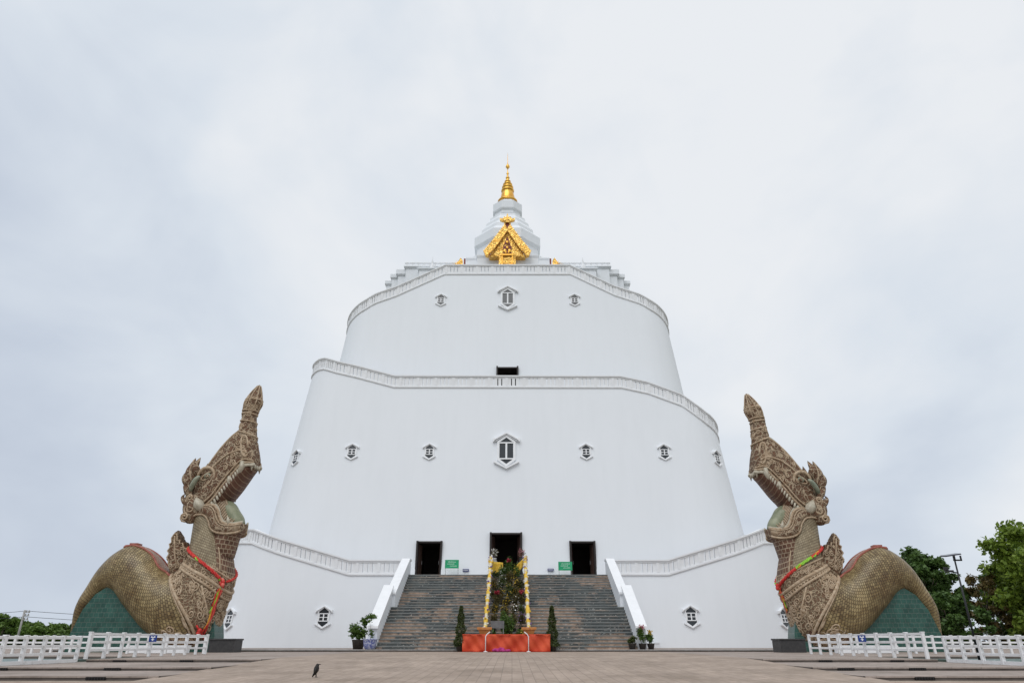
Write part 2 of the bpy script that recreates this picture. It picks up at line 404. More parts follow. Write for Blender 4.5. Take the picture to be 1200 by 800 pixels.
# ------------------------------------------------------------------ leaf clouds
def leaves(pts, size, up=.35, aspect=.5, jitter=.35):
    """one folded leaf (two triangles meeting at a midrib) at every point"""
    pts = np.asarray(pts, float); n = len(pts)
    d = nrg.normal(size=(n,3)); d[:,2] = d[:,2]*.7 - .1
    d /= np.linalg.norm(d, axis=1, keepdims=True)
    nn = nrg.normal(size=(n,3)); nn[:,2] = np.abs(nn[:,2]) + up
    w = np.cross(d, nn); w /= np.linalg.norm(w, axis=1, keepdims=True) + 1e-9
    s = size*(1 + jitter*nrg.uniform(-1,1,(n,1)))
    q = np.cross(w, d)
    a = pts - d*s*.5; b = pts + d*s*.5
    c = pts + w*s*aspect*.5 + q*s*.1; e = pts - w*s*aspect*.5 + q*s*.1
    V = np.stack([a, c, b, e], 1).reshape(-1,3)
    i = np.arange(n)*4
    F = np.stack([i, i+1, i+2, i+3], 1)
    return V, F
def leafmesh(name, pts, size, mat, parent=None, off=None, aspect=.5, up=.35):
    V, F = leaves(pts, size, up, aspect)
    if off is not None: V = V - np.array(off)
    me = bpy.data.meshes.new(name)
    me.vertices.add(len(V)); me.vertices.foreach_set('co', V.ravel())
    me.loops.add(F.size); me.loops.foreach_set('vertex_index', F.ravel().astype(np.int32))
    me.polygons.add(len(F)); me.polygons.foreach_set('loop_start', (np.arange(len(F))*4).astype(np.int32))
    me.update(calc_edges=True); me.materials.append(mat)
    o = bpy.data.objects.new(name, me); col.objects.link(o)
    if parent is not None: o.parent = parent
    return o
def blob(c, r, n, shell=.55):
    d = nrg.normal(size=(n,3)); d /= np.linalg.norm(d, axis=1, keepdims=True)
    rr = (shell + (1-shell)*nrg.uniform(0,1,(n,1)))
    rr = rr*(.8 + .35*nrg.uniform(0,1,(n,1)))
    r = np.array(r if isinstance(r, (list, tuple)) else (r,r,r*.75))
    return np.array(c) + d*rr*r

def make_tree(name, x, y, h, cw, kind, label, group, z0=.3, nclump=60, leafn=190, lsize=.42, seed=1, bark='bark', crown_lo=.3, trunk_r=None, lean=0):
    r = random.Random(seed)
    t = empty(name, (x,y,z0), 0, label, 'tree', group)
    tr = trunk_r or h*.022
    m = MB()
    top = Vector((lean, 0, h*.86))
    path = [Vector((lean*k*k + r.uniform(-.15,.15)*h*.03*k*6, r.uniform(-.1,.1)*h*.1*k, h*.86*k)) for k in np.linspace(0,1,9)]
    m.tube(path, [tr*(1.35 if i == 0 else 1.0)*(1-.85*i/8) for i in range(9)], 9)
    cl = []
    for i in range(nclump):
        k = crown_lo + (1-crown_lo)*(i+.5)/nclump
        kk = (k-crown_lo)/(1-crown_lo)
        w = cw*(.45 + .75*math.sin(math.pi*min(1, kk*.86+.12)))*r.uniform(.35, 1.05)
        a = i*2.399 + r.uniform(-.5,.5)
        p = Vector((lean*k*k + math.cos(a)*w, math.sin(a)*w, h*k*.97 + r.uniform(-.05,.05)*h))
        cl.append((p, r.uniform(.55, 1.1)*cw*.30))
        if i % 2 == 0:
            b0 = path[min(8, max(1, int(k*8*.8)))]
            mid = (b0+p)/2 + Vector((0,0,-.05*h*r.uniform(.2,1)))
            m.tube([b0, mid, p], [tr*.34, tr*.2, tr*.05], 5)
    m.build('trunk', M[bark], t, True)
    pts = [blob(p, (cr, cr, cr*.68), max(30, int(leafn*(cr/(cw*.25))**2)), .25) for p, cr in cl]
    leafmesh('crown', np.concatenate(pts), lsize, M[kind], t, aspect=.62)
    return t

# ------------------------------------------------------------------ world, sun, camera
def build_world():
    w = bpy.data.worlds.new('World'); scene.world = w; w.use_nodes = True
    nt = w.node_tree; bg = nt.nodes['Background']
    sky = nt.nodes.new('ShaderNodeTexSky'); sky.sky_type = 'NISHITA'; sky.sun_disc = False
    sky.sun_elevation = R(52); sky.sun_rotation = R(200); sky.dust_density = 3; sky.air_density = 1.0
    tc = nt.nodes.new('ShaderNodeTexCoord')
    mp = nt.nodes.new('ShaderNodeMapping'); mp.inputs['Scale'].default_value = (1.15, .9, 1.5); mp.inputs['Rotation'].default_value = (0, R(24), R(12.478)); mp.inputs['Location'].default_value = (-1.91658, -2.50542, 4.40904)
    L(nt, tc.outputs['Generated'], mp.inputs[0])
    n1 = N(nt, 'ShaderNodeTexNoise', Scale=1.9, Detail=5, Roughness=.5, Distortion=.35); L(nt, mp.outputs[0], n1.inputs['Vector'])
    n2 = N(nt, 'ShaderNodeTexNoise', Scale=4.2, Detail=6, Roughness=.5, Distortion=.5); L(nt, mp.outputs[0], n2.inputs['Vector'])
    a = nt.nodes.new('ShaderNodeMath'); a.operation = 'MULTIPLY_ADD'; L(nt, n2.outputs[0], a.inputs[0]); a.inputs[1].default_value = .35; L(nt, n1.outputs[0], a.inputs[2])
    # the cloud deck is a little brighter towards the right and overhead
    dt = nt.nodes.new('ShaderNodeVectorMath'); dt.operation = 'DOT_PRODUCT'; L(nt, tc.outputs['Generated'], dt.inputs[0]); dt.inputs[1].default_value = (.20, -.02, .30)
    b2 = nt.nodes.new('ShaderNodeMath'); b2.operation = 'ADD'; L(nt, a.outputs[0], b2.inputs[0]); L(nt, dt.outputs['Value'], b2.inputs[1])
    r = ramp(nt, [(.42, (.50,.56,.67)), (.60, (.59,.655,.755)), (.78, (.71,.77,.845)), (.98, (.84,.868,.905))]); L(nt, b2.outputs[0], r.inputs[0])
    sc = nt.nodes.new('ShaderNodeVectorMath'); sc.operation = 'SCALE'; L(nt, sky.outputs[0], sc.inputs[0]); sc.inputs['Scale'].default_value = .5
    cl = nt.nodes.new('ShaderNodeVectorMath'); cl.operation = 'SCALE'; L(nt, r.outputs[0], cl.inputs[0]); cl.inputs['Scale'].default_value = 10.0
    mx = mixc(nt, .97, sc.outputs[0], cl.outputs[0])
    L(nt, mx, bg.inputs['Color']); bg.inputs['Strength'].default_value = .10
    sl = bpy.data.lights.new('sun', 'SUN'); sl.energy = 1.3; sl.angle = R(45); sl.color = (1, .99, .975)
    so = bpy.data.objects.new('sun', sl); col.objects.link(so)
    el, az = R(52), R(200)          # behind the camera, a little to its left
    d = Vector((math.sin(az)*math.cos(el), math.cos(az)*math.cos(el), math.sin(el)))
    so.rotation_euler = d.to_track_quat('Z', 'Y').to_euler(); so.location = (-30, -40, 80)
    cam = bpy.data.cameras.new('camera'); cam.lens = 24; cam.sensor_width = 36; cam.clip_end = 6000; cam.clip_start = .1
    co = bpy.data.objects.new('camera', cam); col.objects.link(co)
    co.location = (0, 0, 1.01); co.rotation_euler = (R(90) + math.atan(351/800), 0, 0)
    scene.camera = co
    vs = scene.view_settings; vs.view_transform = 'Standard'; vs.look = 'None'; vs.exposure = 0; vs.gamma = 1; vs.use_curve_mapping = False
build_world()

# ------------------------------------------------------------------ ground
def setting():
    m = MB(); S = 3000
    m.add([(-S,-S,0),(S,-S,0),(S,S,0),(-S,S,0)], [(0,1,2,3)]); g = m.build('ground', M['soil']); g.location.z = -.02; tag(g, kind='structure')
    m = MB(); m.add([(-60,-30,0),(60,-30,0),(60,22.5,0),(-60,22.5,0)], [(0,1,2,3)]); tag(m.build('pavement', M['paver']), kind='structure')
    def slab(y0, y1, z0, z1, w):
        m = MB()
        for sg in (-1, 1):
            a, b = sorted((sg*w, sg*55))
            m.box(a,b,y0,y1,z0,z1,[1,0,1,1,1,1]); m.box(a, b, y0-.03, y0+.12, z1-.035, z1+.004, 2)
        tag(m.build('terrace_step', [M['tread'], M['riser'], M['tread']]), kind='structure')
    slab(21.4, 60, -.05, .11, 9.95)
    slab(25.4, 60, .02, .21, 10.1)
    m = MB(); z = .32
    poly = [(-17.8,31.5),(-10.5,31.5),(-10.5,34),(10.5,34),(10.5,31.5),(17.8,31.5),(17.8,37.5),(70,37.5),(70,140),(-70,140),(-70,37.5),(-17.8,37.5)]
    n = len(poly)
    m.add([(p[0],p[1],.1) for p in poly]+[(p[0],p[1],z) for p in poly], [tuple(range(n,2*n))]+[(i,(i+1)%n,(i+1)%n+n,i+n) for i in range(n)], [0]+[1]*n)
    m.box(-17.8, -10.5, 31.47, 31.62, z-.035, z+.004, 2); m.box(10.5, 17.8, 31.47, 31.62, z-.035, z+.004, 2)
    tag(m.build('terrace', [M['tread'], M['riser'], M['tread']]), kind='structure')
    m = MB(); m.box(-34, 33, 54.0, 72, .2, .47, [1,0,1,1,1,1]); m.box(-34, 33, 53.95, 54.2, .42, .475, 2)
    tag(m.build('platform', [M['tread'], M['riser'], M['concrete']]), kind='structure')
    # sloping central approach
    m = MB(); a = 9.9; b = 10.6
    y0, y1, y2 = 17.5, 34.2, 53.98
    m.add([(-a,y0,.004),(a,y0,.004),(b,y1,.330),(-b,y1,.330),(b,y2,.330),(-b,y2,.330),(-a,y0,-.1),(a,y0,-.1),(b,y1,-.1),(-b,y1,-.1)],
          [(0,1,2,3),(3,2,4,5),(1,7,8,2),(0,3,9,6)], 0)
    tag(m.build('ramp', M['paver']), kind='structure')
    # grilles let into the risers
    for y, zz, xs in ((31.47,.22,(-13.6,13.1,-16.4,16.1)), (25.36,.12,(-13.4,-17.2,13.6,17.6,11.2)), (21.36,.02,(-11.7,11.6,-14.9,15.2))):
        for x in xs:
            m = MB(); m.box(x-.28,x+.28,y-.012,y+.03,zz,zz+.075)
            for k in range(7): m.box(x-.26+.08*k, x-.24+.08*k, y-.022, y-.012, zz, zz+.075, 1)
            o = m.build('drain_grille', [M['drain'], M['blackmetal']])
            side = 'left' if x < 0 else 'right'
            tier = {31.47:'uppermost', 25.36:'middle', 21.36:'lowest'}[y]
            order = sorted([q for q in xs if (q < 0) == (x < 0)], key=abs)
            pos = ['nearest the central ramp','second out from the central ramp','third out from the central ramp'][order.index(x)] if len(order) > 1 else 'on its own'
            tag(o, f'black drain opening in the {tier} riser on the {side}, {pos}', 'drain', 'drain openings in the terrace risers')
    for sx, side in ((-1,'left'),(1,'right')):
        m = MB(); x0, x1 = sorted((sx*18.7, sx*40))
        uv = [[(x0,y) , (x1,y), (x1,y2), (x0,y2)] for y,y2 in ((26,37),)]
        m.add([(x0,26.2,.225),(x1,26.2,.225),(x1,37.4,.225),(x0,37.4,.225)], [(0,1,2,3)], 0, uv)
        xa, xb = sorted((sx*18.45, sx*18.75))
        m.add([(xa,26,.30),(xb,26,.30),(xb,37.4,.30),(xa,37.4,.30)], [(0,1,2,3)], 0, [[(xa,26),(xb,26),(xb,37.4),(xa,37.4)]])
        m.box(xa, xb, 26, 37.4, .2, .296, 0)
        tag(m.build('pool_floor', M['tealtile']), kind='structure')
setting()

# ------------------------------------------------------------------ the chedi
def plan_pt(s, W, F, Rr, bx):
    """point and outward normal at arc length s from the middle of the front"""
    sg = 1 if s >= 0 else -1; a = abs(s); flat = W - Rr
    if a <= flat: return Vector((bx + sg*a, F, 0)), Vector((0,-1,0))
    a -= flat; q = Rr*math.pi/2
    if a <= q:
        ph = a/Rr
        return Vector((bx + sg*(flat + Rr*math.sin(ph)), F + Rr*(1-math.cos(ph)), 0)), Vector((sg*math.sin(ph), -math.cos(ph), 0))
    a -= q
    return Vector((bx + sg*W, F + Rr + a, 0)), Vector((sg,0,0))
def lerp_table(tb, s):
    if s <= tb[0][0]: return tb[0][1]
    for (a, za), (b, zb) in zip(tb, tb[1:]):
        if s <= b: return za + (zb-za)*(s-a)/(b-a)
    return tb[-1][1]
class Tier:
    def __init__(t, W, F, z0, b, Rr, bx, table): t.W, t.F, t.z0, t.b, t.R, t.bx, t.table = W, F, z0, b, Rr, bx, table
    def at(t, s, z, out=0.0):
        d = t.b*(z - t.z0)
        # the plan keeps its straight part, the corner closes in with the batter
        p, n = plan_pt(s, t.W, t.F, t.R, t.bx)
        dx = 1 if s >= 0 else -1
        p2 = Vector((p.x, p.y, z)) - n*d + n*out
        return p2, n
    def top(t, s): return lerp_table(t.table, s)

T1 = Tier(29.4, 67.5, .47, .13, 7.5, -.42, [(-60,12.5),(-26,9.8),(-15.1,6.75),(15.3,6.75),(26,9.8),(60,12.5)])
T2 = Tier(26.85, 71.4, 6.7, .135, 7.0, -.62, [(-60,29.6),(-27,30.2),(-24.8,30.35),(-23.0,30.3),(-21.3,29.95),(-19.4,29.55),(-17.4,29.05),(-13.0,27.78),(13.2,27.72),(16.2,27.0),(19.9,25.45),(22.2,24.3),(24.2,23.5),(60,15)])
T3 = Tier(23.1, 77.0, 24.0, .125, 6.0, -.56, [(-60,28),(-19.0,40.3),(-14.6,42.2),(-8.4,45.7),(8.3,45.7),(14.0,42.3),(19.0,40.3),(60,28)])
SMAX = 52
def wall_s(extra):
    s = list(np.arange(-SMAX, SMAX+.01, 1.0)) + extra
    return sorted(set(round(float(q), 4) for q in s))

def make_chedi():
    root = empty('white_chedi', (-.42, 67.5, .32), 0, 'huge white tiered pagoda with sloping walls, balustraded ramps and a gilded spire', 'pagoda')
    O = root.location
    def wall(T, zb, holes, name):
        ex = []; zl = []
        for (a, b2, z0, z1) in holes: ex += [a, b2]; zl += [z0, z1]
        ss = wall_s(ex); m = MB()
        zmin = min(t[1] for t in T.table)
        zs = [zb] + sorted(set(zl)); 
        while zs[-1] < 0: zs.pop()
        nfix = len(zs); nfree = 7
        cols = []
        for s in ss:
            top = T.top(s); c = []
            zz = list(zs)
            zz = [min(z, top-.05*(nfix-i)) for i, z in enumerate(zz)]
            last = zz[-1]
            zz += [last + (top-last)*(k+1)/nfree for k in range(nfree)]
            cols.append([T.at(s, z)[0] for z in zz])
        n = len(cols[0])
        vs = [p for c in cols for p in c]; fs = []
        for i in range(len(ss)-1):
            sm = (ss[i]+ss[i+1])/2
            for j in range(n-1):
                if j+1 < nfix + 1 and any(a < sm < b2 and z0-.01 <= cols[i][j].z and cols[i][j+1].z <= z1+.01 for (a, b2, z0, z1) in holes): continue
                fs.append((i*n+j, (i+1)*n+j, (i+1)*n+j+1, i*n+j+1))
        m.add(vs, fs)
        return m.build(name, M['plaster'], root, True, O)
    w1 = wall(T1, .3, [], 'tier_wall')
    D2 = [(-7.76-1.3,-7.76+1.3,6.7,10.35), (-1.62,1.64,6.7,11.2), (7.76-1.3,7.76+1.3,6.7,10.35)]
    w2 = wall(T2, 2.0, D2, 'tier_wall')
    w3 = wall(T3, 20.0, [(-1.33,1.33,27.75,31.8)], 'tier_wall')
    # ramp decks behind each parapet, and the roof of the top tier
    for T, dep in ((T1, 5.0), (T2, 6.0)):
        m = MB(); ss = wall_s([])
        vs = []
        for s in ss:
            z = T.top(s); vs.append(T.at(s, z, 0)[0]); vs.append(T.at(s, z, -dep)[0])
        m.add(vs, [(2*i, 2*i+2, 2*i+3, 2*i+1) for i in range(len(ss)-1)])
        m.build('ramp_deck', M['concrete'], root, False, O)
    m = MB(); m.box(-19, 17.9, 81.5, 118, 38.5, 39.2); m.build('roof_deck', M['concrete'], root, False, O)
    # balustrades: ledge, slotted panels, coping
    for T, hh, dark in ((T1, 1.42, False), (T2, 1.50, True), (T3, 1.50, True)):
        if T is T1: ranges = [(-44, -9.9), (9.9, 44)]
        else: ranges = [(-44, 44)]
        def sweep(mb, ss, o0, o1, za, zb):
            vs = []
            for s in ss:
                z = T.top(s)
                for (o, dz) in ((o0,za),(o1,za),(o1,zb),(o0,zb)):
                    p, _ = T.at(s, z, o); vs.append((p.x, p.y, z+dz))
            k = len(ss); fs = []
            for i in range(k-1):
                for j in range(4):
                    j2 = (j+1) % 4; fs.append((i*4+j, (i+1)*4+j, (i+1)*4+j2, i*4+j2))
            fs += [(0,1,2,3), ((k-1)*4+3,(k-1)*4+2,(k-1)*4+1,(k-1)*4)]
            mb.add(vs, fs)
        for a, b in ranges:
            br = MB(); pn = MB(); cp = MB()
            kinks = [t[0] for t in T.table if a < t[0] < b]
            ss = sorted(set(list(np.arange(a, b, .6)) + [b] + kinks))
            sweep(br, ss, -.35, .13, .0, .12)
            sweep(br, ss, -.35, .06, -.08, .0)
            sweep(cp, ss, -.38, .14, hh-.14, hh)
            sweep(cp, ss, -.30, .03, .13, .27)
            sweep(cp, ss, -.30, .03, hh-.30, hh-.142)
            # solid pieces with three narrow slots per bay
            bay = 2.05; k0 = math.ceil(a/bay); s = a
            cuts = []
            for k in range(k0, int(b/bay)+1):
                for q in (-.46, 0, .46): cuts.append(k*bay + bay*.5 + q)
            cuts = [c for c in cuts if a+.3 < c < b-.3]
            for c in cuts + [None]:
                e = (c-.055) if c is not None else b
                n = max(2, int((e-s)/.5)+2)
                sweep(pn, list(np.linspace(s, e, n)), -.28, -.02, .271, hh-.301)
                s = c+.055 if c is not None else e
            k = k0
            for k in range(k0, int(b/bay)+1):
                s2 = k*bay
                if a+.2 < s2 < b-.2: sweep(pn, [s2-.14, s2+.14], -.02, .05, .272, hh-.302)
            o = br.build('balustrade', M['trim'], root, False, O)
            pn.build('slotted_panel', M['trim'], o); cp.build('coping', M['trim'], o)
            for ch in o.children:
                ch.data.transform(Matrix.Translation(-O))
    # end posts of the first balustrade beside the stairs are part of the stair walls
    # windows
    def window(T, s, z, sc):
        p, n = T.at(s, z, 0)
        up = Vector((0,0,1)); out = n.copy(); right = up.cross(out)      # local x right, y inwards
        zz = (up - n*T.b).normalized(); yy = zz.cross(right)      # leans back with the wall
        Mx = Matrix(((right.x, yy.x, zz.x, p.x-O.x), (right.y, yy.y, zz.y, p.y-O.y), (right.z, yy.z, zz.z, p.z-O.z), (0,0,0,1)))
        key = ('w', sc)
        if key not in window.cache:
            m = MB()
            ow, oh, oa = .52*sc, .54*sc, .95*sc; iw, ih, ia = .43*sc, .47*sc, .79*sc
            outer = [(-ow,-oh),(0,-oa),(ow,-oh),(ow,oh),(0,oa),(-ow,oh)]; inner = [(-iw,-ih),(0,-ia),(iw,-ih),(iw,ih),(0,ia),(-iw,ih)]
            if sc < 1.5: ow, oh, oa, iw, ih, ia = .52*sc, .38*sc, .80*sc, .40*sc, .30*sc, .61*sc
            y0, y1 = -.09*sc, .35*sc
            dz = -.13 if sc < 1.5 else 0
            vs = [(x,y0,zz) for x,zz in outer]+[(x,y0,zz) for x,zz in inner]+[(x,y1,zz) for x,zz in outer]+[(x,y1,zz) for x,zz in inner]
            fs = []
            for i in range(6):
                j = (i+1) % 6
                fs += [(i,j,6+j,6+i), (12+i,18+i,18+j,12+j), (i,12+i,12+j,j), (6+i,6+j,18+j,18+i)]
            m.add(vs, fs); fr = m
            mu = MB(); t = .05*sc
            mu.box(-iw, iw, -.075*sc, -.02*sc, ih-.03*sc, ih+.04*sc); mu.box(-iw, iw, -.075*sc, -.02*sc, -ih-.04*sc, -ih+.03*sc)
            mu.box(-t, t, -.07*sc, -.02*sc, -ih+.03*sc, ih-.03*sc)
            if sc < 1.5: mu.box(-iw, iw, -.065*sc, -.025*sc, -.03, .03)
            for sx in (-1, 1): mu.box(sx*iw-.045*sc, sx*iw+.045*sc, -.072*sc, -.02*sc, -ih+.03*sc, ih-.03*sc)
            pa = MB(); e = .02*sc
            pa.prism([(x*1.04, zz*1.04) for x, zz in inner], -.03*sc, .0, 'xz')
            ho = MB()
            def chevron(zb, zt, hw, th, yo, yi):
                poly = [(-hw, zb), (0, zt), (hw, zb), (hw, zb+th), (0, zt+th), (-hw, zb+th)]
                v = [(x,yo,zz) for x,zz in poly]+[(x,yi,zz) for x,zz in poly]
                f = [(0,1,4,5),(1,2,3,4),(6,11,10,7),(7,10,9,8)]+[(i,i+6,(i+1)%6+6,(i+1)%6) for i in range(6)]
                ho.add(v, f)
            chevron((.56+dz)*sc, (.99+dz)*sc, .72*sc, .09*sc, -.20*sc, .35*sc)
            chevron((.53+dz)*sc, (.94+dz)*sc, .62*sc, .05*sc, -.14*sc, .35*sc)
            for sx in (-1, 1): ho.box(sx*.72*sc-.045*sc, sx*.72*sc+.045*sc, -.195*sc, .3*sc, (.52+dz)*sc, (.74+dz)*sc)
            hood_mb = ho; ho = MB()
            chevron((-.62-dz)*sc, (-1.0-dz)*sc, .70*sc, -.09*sc, -.17*sc, .35*sc)
            sill_mb = ho; ho = hood_mb
            window.cache[key] = (fr, mu, pa, ho)
            a = fr.build('window', M['trim'], root); b = mu.build('mullion', M['trim'], a); c = pa.build('pane', M['glass'], a); d = ho.build('hood', M['trim'], a); e2 = sill_mb.build('sill', M['trim'], a)
            window.src[key] = (a, [b, c, d, e2])
        else:
            s0, kids = window.src[key]
            a = s0.copy(); col.objects.link(a); a.parent = root
            for k in kids:
                kk = k.copy(); col.objects.link(kk); kk.parent = a
        a.matrix_local = Mx
        return a
    window.cache = {}; window.src = {}
    def sx(T, x): return x - T.bx
    for x, z in ((-17.5,19.95),(-9.03,19.95),(8.1,19.95),(16.65,19.9)): window(T2, sx(T2,x), z, 1.0)
    window(T2, 0.0, 20.05, 1.95)
    window(T2, -24.9, 19.6, 1.0); window(T2, 24.9, 19.55, 1.0)
    window(T3, sx(T3,-9.25), 41.6, 1.0); window(T3, sx(T3,8.15), 41.6, 1.0); window(T3, 0.0, 41.85, 1.75)
    window(T1, -16.95, 3.03, 1.05); window(T1, 16.95, 3.08, 1.05); window(T1, -26.6, 2.92, 1.05); window(T1, 26.4, 2.97, 1.05)
    # doorways: openings lined in a near-black that paints the unlit shade, with leaves folded inside
    def doorway(T, s0, s1, z0, z1, leaf=True):
        a = T.at(s0, z0)[0]; b = T.at(s1, z0)[0]; yt = T.at(s0, z1)[0].y
        x0, x1, y = a.x, b.x, a.y
        m = MB(); f = .17
        m.box(x0-.02, x0+f, y+.12, yt+.5, z0, z1-.003); m.box(x1-f, x1+.02, y+.12, yt+.5, z0, z1-.003)
        m.box(x0+f, x1-f, yt-.03, yt+.5, z1-f, z1)
        fr = m.build('door_frame', M['doorframe'], root, False, O)
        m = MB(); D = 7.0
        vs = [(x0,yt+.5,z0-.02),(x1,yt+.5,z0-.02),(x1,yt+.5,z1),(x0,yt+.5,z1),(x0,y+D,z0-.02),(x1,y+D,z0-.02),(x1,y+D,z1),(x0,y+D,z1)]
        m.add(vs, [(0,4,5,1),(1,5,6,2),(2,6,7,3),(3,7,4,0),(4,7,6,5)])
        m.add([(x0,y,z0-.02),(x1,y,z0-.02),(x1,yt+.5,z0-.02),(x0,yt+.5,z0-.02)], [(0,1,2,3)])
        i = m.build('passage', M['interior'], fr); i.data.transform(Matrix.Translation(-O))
        if leaf:
            for sg, xx in ((1, x0+f), (-1, x1-f)):
                m = MB(); ang = R(78)
                Mx = Matrix.Translation((xx, yt+.35, z0)) @ Matrix.Rotation(sg*ang, 4, 'Z') @ Matrix.Scale(sg, 4, (1,0,0))
                w = (x1-x0)/2*.82
                m.box(.02, w, -.03, .03, .02, z1-z0-f-.05, 0, Mx)
                for k in range(3): m.box(.12, w-.1, -.05, -.03, .25+k*1.1, 1.15+k*1.1, 0, Mx)
                l = m.build('door_leaf', M['doorleaf'], fr); l.data.transform(Matrix.Translation(-O))
                m = MB(); c = Mx @ Vector((w*.85, -.07, 1.5)); m.tube([c, c+Vector((0,0,.35))], .03, 6)
                # handle merged onto the leaf edge, brass
                h = m.build('door_pull', M['steel'], fr); h.data.transform(Matrix.Translation(-O))
    for (a, b, z0, z1) in D2: doorway(T2, a, b, z0, z1)
    doorway(T3, -1.33, 1.33, 27.75, 31.8, False)
    # stacked platforms of the summit
    cx = -.65
    def slabs(mb, hw, y0, y1, z0, z1, cap=.22, lip=.22):
        mb.box(cx-hw, cx+hw, y0, y1, z0, z1-cap); mb.box(cx-hw-lip, cx+hw+lip, y0-lip, y1+lip, z1-cap, z1)
        mb.box(cx-hw-lip*.5, cx+hw+lip*.5, y0-lip*.5, y1+lip*.5, z1-cap-.16, z1-cap)
    m = MB()
    slabs(m, 18.1, 90.0, 104, 39, 50.3, .5)
    slabs(m, 17.2, 89.2, 105, 39, 51.0, .55)
    slabs(m, 16.2, 88.6, 106, 39, 51.4, .75, .3)
    slabs(m, 15.0, 88.0, 107, 39, 51.75, .2, .3)
    slabs(m, 12.9, 87.0, 108, 39, 50.9)
    m.build('summit_platform', M['plaster'], root, False, O)
    pa = {-1: MB(), 1: MB()}
    for sg in (-1, 1):
        pa[sg].box(*sorted((cx+sg*7.3, cx+sg*15.2)), 87.85, 88.15, 52.2, 52.32)
        for k in range(10): x = cx + sg*(7.4+.83*k); pa[sg].box(x-.1, x+.1, 87.9, 88.1, 51.75, 52.2)
        pa[sg].build('summit_parapet', M['trim'], root, False, O)
    for sg in (-1, 1):
        MB().lathe([(.42,0),(.42,.5),(.3,.55),(.38,.8),(.22,1.1),(.13,1.5),(.15,1.6),(.04,2.2),(.01,2.6)], 10, (cx+sg*11.1, 87.6, 50.6)).build('corner_finial', M['trim'], root, True, O)
    # cross-shaped body with porches
    m = MB()
    slabs(m, 6.5, 93.2, 100.5, 50, 56.3, .25, .1)
    slabs(m, 4.6, 88.6, 91.4, 50, 54.0, .2, .12)
    m.build('shrine_body', M['plaster'], root, False, O)
    # octagonal tiers of the stupa
    c = (cx-.1, 97, 0); a8 = R(22.5)
    m = MB()
    pr = [(5.7,52),(5.7,55.6),(5.5,55.7),(5.5,56.4),(5.9,56.7),(5.9,57.4),(5.35,57.6),(5.3,58.8),(5.6,59.1),(5.75,59.3),(5.75,60.9),(5.55,61.0),(4.75,61.9),(4.6,62.0),(4.5,62.7),(4.0,63.4),(3.85,63.5),(3.75,64.1),(3.3,64.7),(3.2,64.8),(3.1,65.3),(2.6,65.5)]
    m.lathe(pr, 8, c, 0, a8)
    m.build('octagonal_base', M['plaster'], root, False, O)
    m = MB()
    m.lathe([(2.15,65.4),(2.15,65.9),(2.3,66.0),(2.3,66.5),(2.5,66.6),(2.62,66.8),(2.62,68.2),(2.5,68.3),(2.2,68.5),(1.75,68.9),(1.5,69.1),(1.4,69.3)], 8, c, 0, a8)
    m.build('octagonal_neck', M['plaster'], root, False, O)
    m = MB()
    prof = [(1.55,69.2),(1.68,69.3),(1.68,69.55),(1.42,69.75),(1.22,70.0),(1.2,70.3),(1.1,70.9),(.98,71.3),(.92,71.5),(1.1,71.6),(1.1,71.85),(.86,71.95),(.84,72.2),(.98,72.3),(.98,72.5),(.72,72.6),(.68,72.85),(.8,72.95),(.8,73.1),(.5,73.2),(.42,73.5),(.54,73.6),(.54,73.75),(.3,73.85),(.24,74.3),(.34,74.4),(.34,74.55),(.16,74.7),(.12,75.2),(.24,75.4),(.09,75.65),(.06,76.3),(.10,76.4),(.36,76.8),(.24,77.2),(.07,77.5),(.045,78.0),(.03,79.3),(.005,80.0)]
    m.lathe(prof, 20, c)
    m.build('gilded_spire', M['goldplain'], root, True, O)
    # gilded gable over the summit niche
    gx = cx-.05; yg = 87.55
    m = MB()
    m.box(gx-1.25, gx+1.25, yg-.05, yg+1.6, 51.2, 53.2)
    m.prism([(gx-2.7,53.1),(gx+2.7,53.1),(gx+1.4,55.3),(gx,57.9),(gx-1.4,55.3)], yg-.02, yg+1.3, 'xz')
    m.prism([(gx-2.0,53.2),(gx+2.0,53.2),(gx+1.5,54.6),(gx,57.6),(gx-1.5,54.6)], yg-.1, yg+1.5, 'xz')
    g = m.build('gilded_gable', M['gold'], root, False, O)
    m = MB()
    # flaming bargeboards: a stepped row of leaf points down either slope
    for sg in (-1, 1):
        n = 14
        for k in range(n):
            t = k/(n-1)
            x = sg*(.2 + 2.75*t); zz = 58.0 - 4.6*t + .5*t*t
            h = 1.15 - .3*t; w = .26
            poly = [(gx+x-sg*w, zz-.7), (gx+x+sg*w, zz-.75), (gx+x+sg*(w+.20), zz-.1), (gx+x+sg*.28, zz+h*.62), (gx+x-sg*.12, zz+.05)]
            m.prism(poly, yg-.35-.01*k, yg+.15, 'xz')
        m.prism([(gx+sg*2.8,52.95),(gx+sg*3.2,53.1),(gx+sg*3.55,54.05),(gx+sg*3.05,53.8),(gx+sg*2.6,53.6)], yg-.5, yg+.15, 'xz')
        m.tube([(gx+sg*.1, yg-.42, 57.3),(gx+sg*1.1, yg-.42, 55.6),(gx+sg*2.0, yg-.42, 54.2),(gx+sg*2.9, yg-.42, 53.2)], .10, 6)
    b = m.build('bargeboard', M['gold'], g); b.data.transform(Matrix.Translation(-O))
    m = MB()
    m.box(gx-.62, gx+.62, yg-.16, yg-.06, 53.5, 54.9); m.prism([(gx-.5,55.1),(gx+.5,55.1),(gx,56.5)], yg-.17, yg-.1, 'xz')
    b = m.build('gable_panel', M['gilt_red'], g); b.data.transform(Matrix.Translation(-O))
    m = MB()
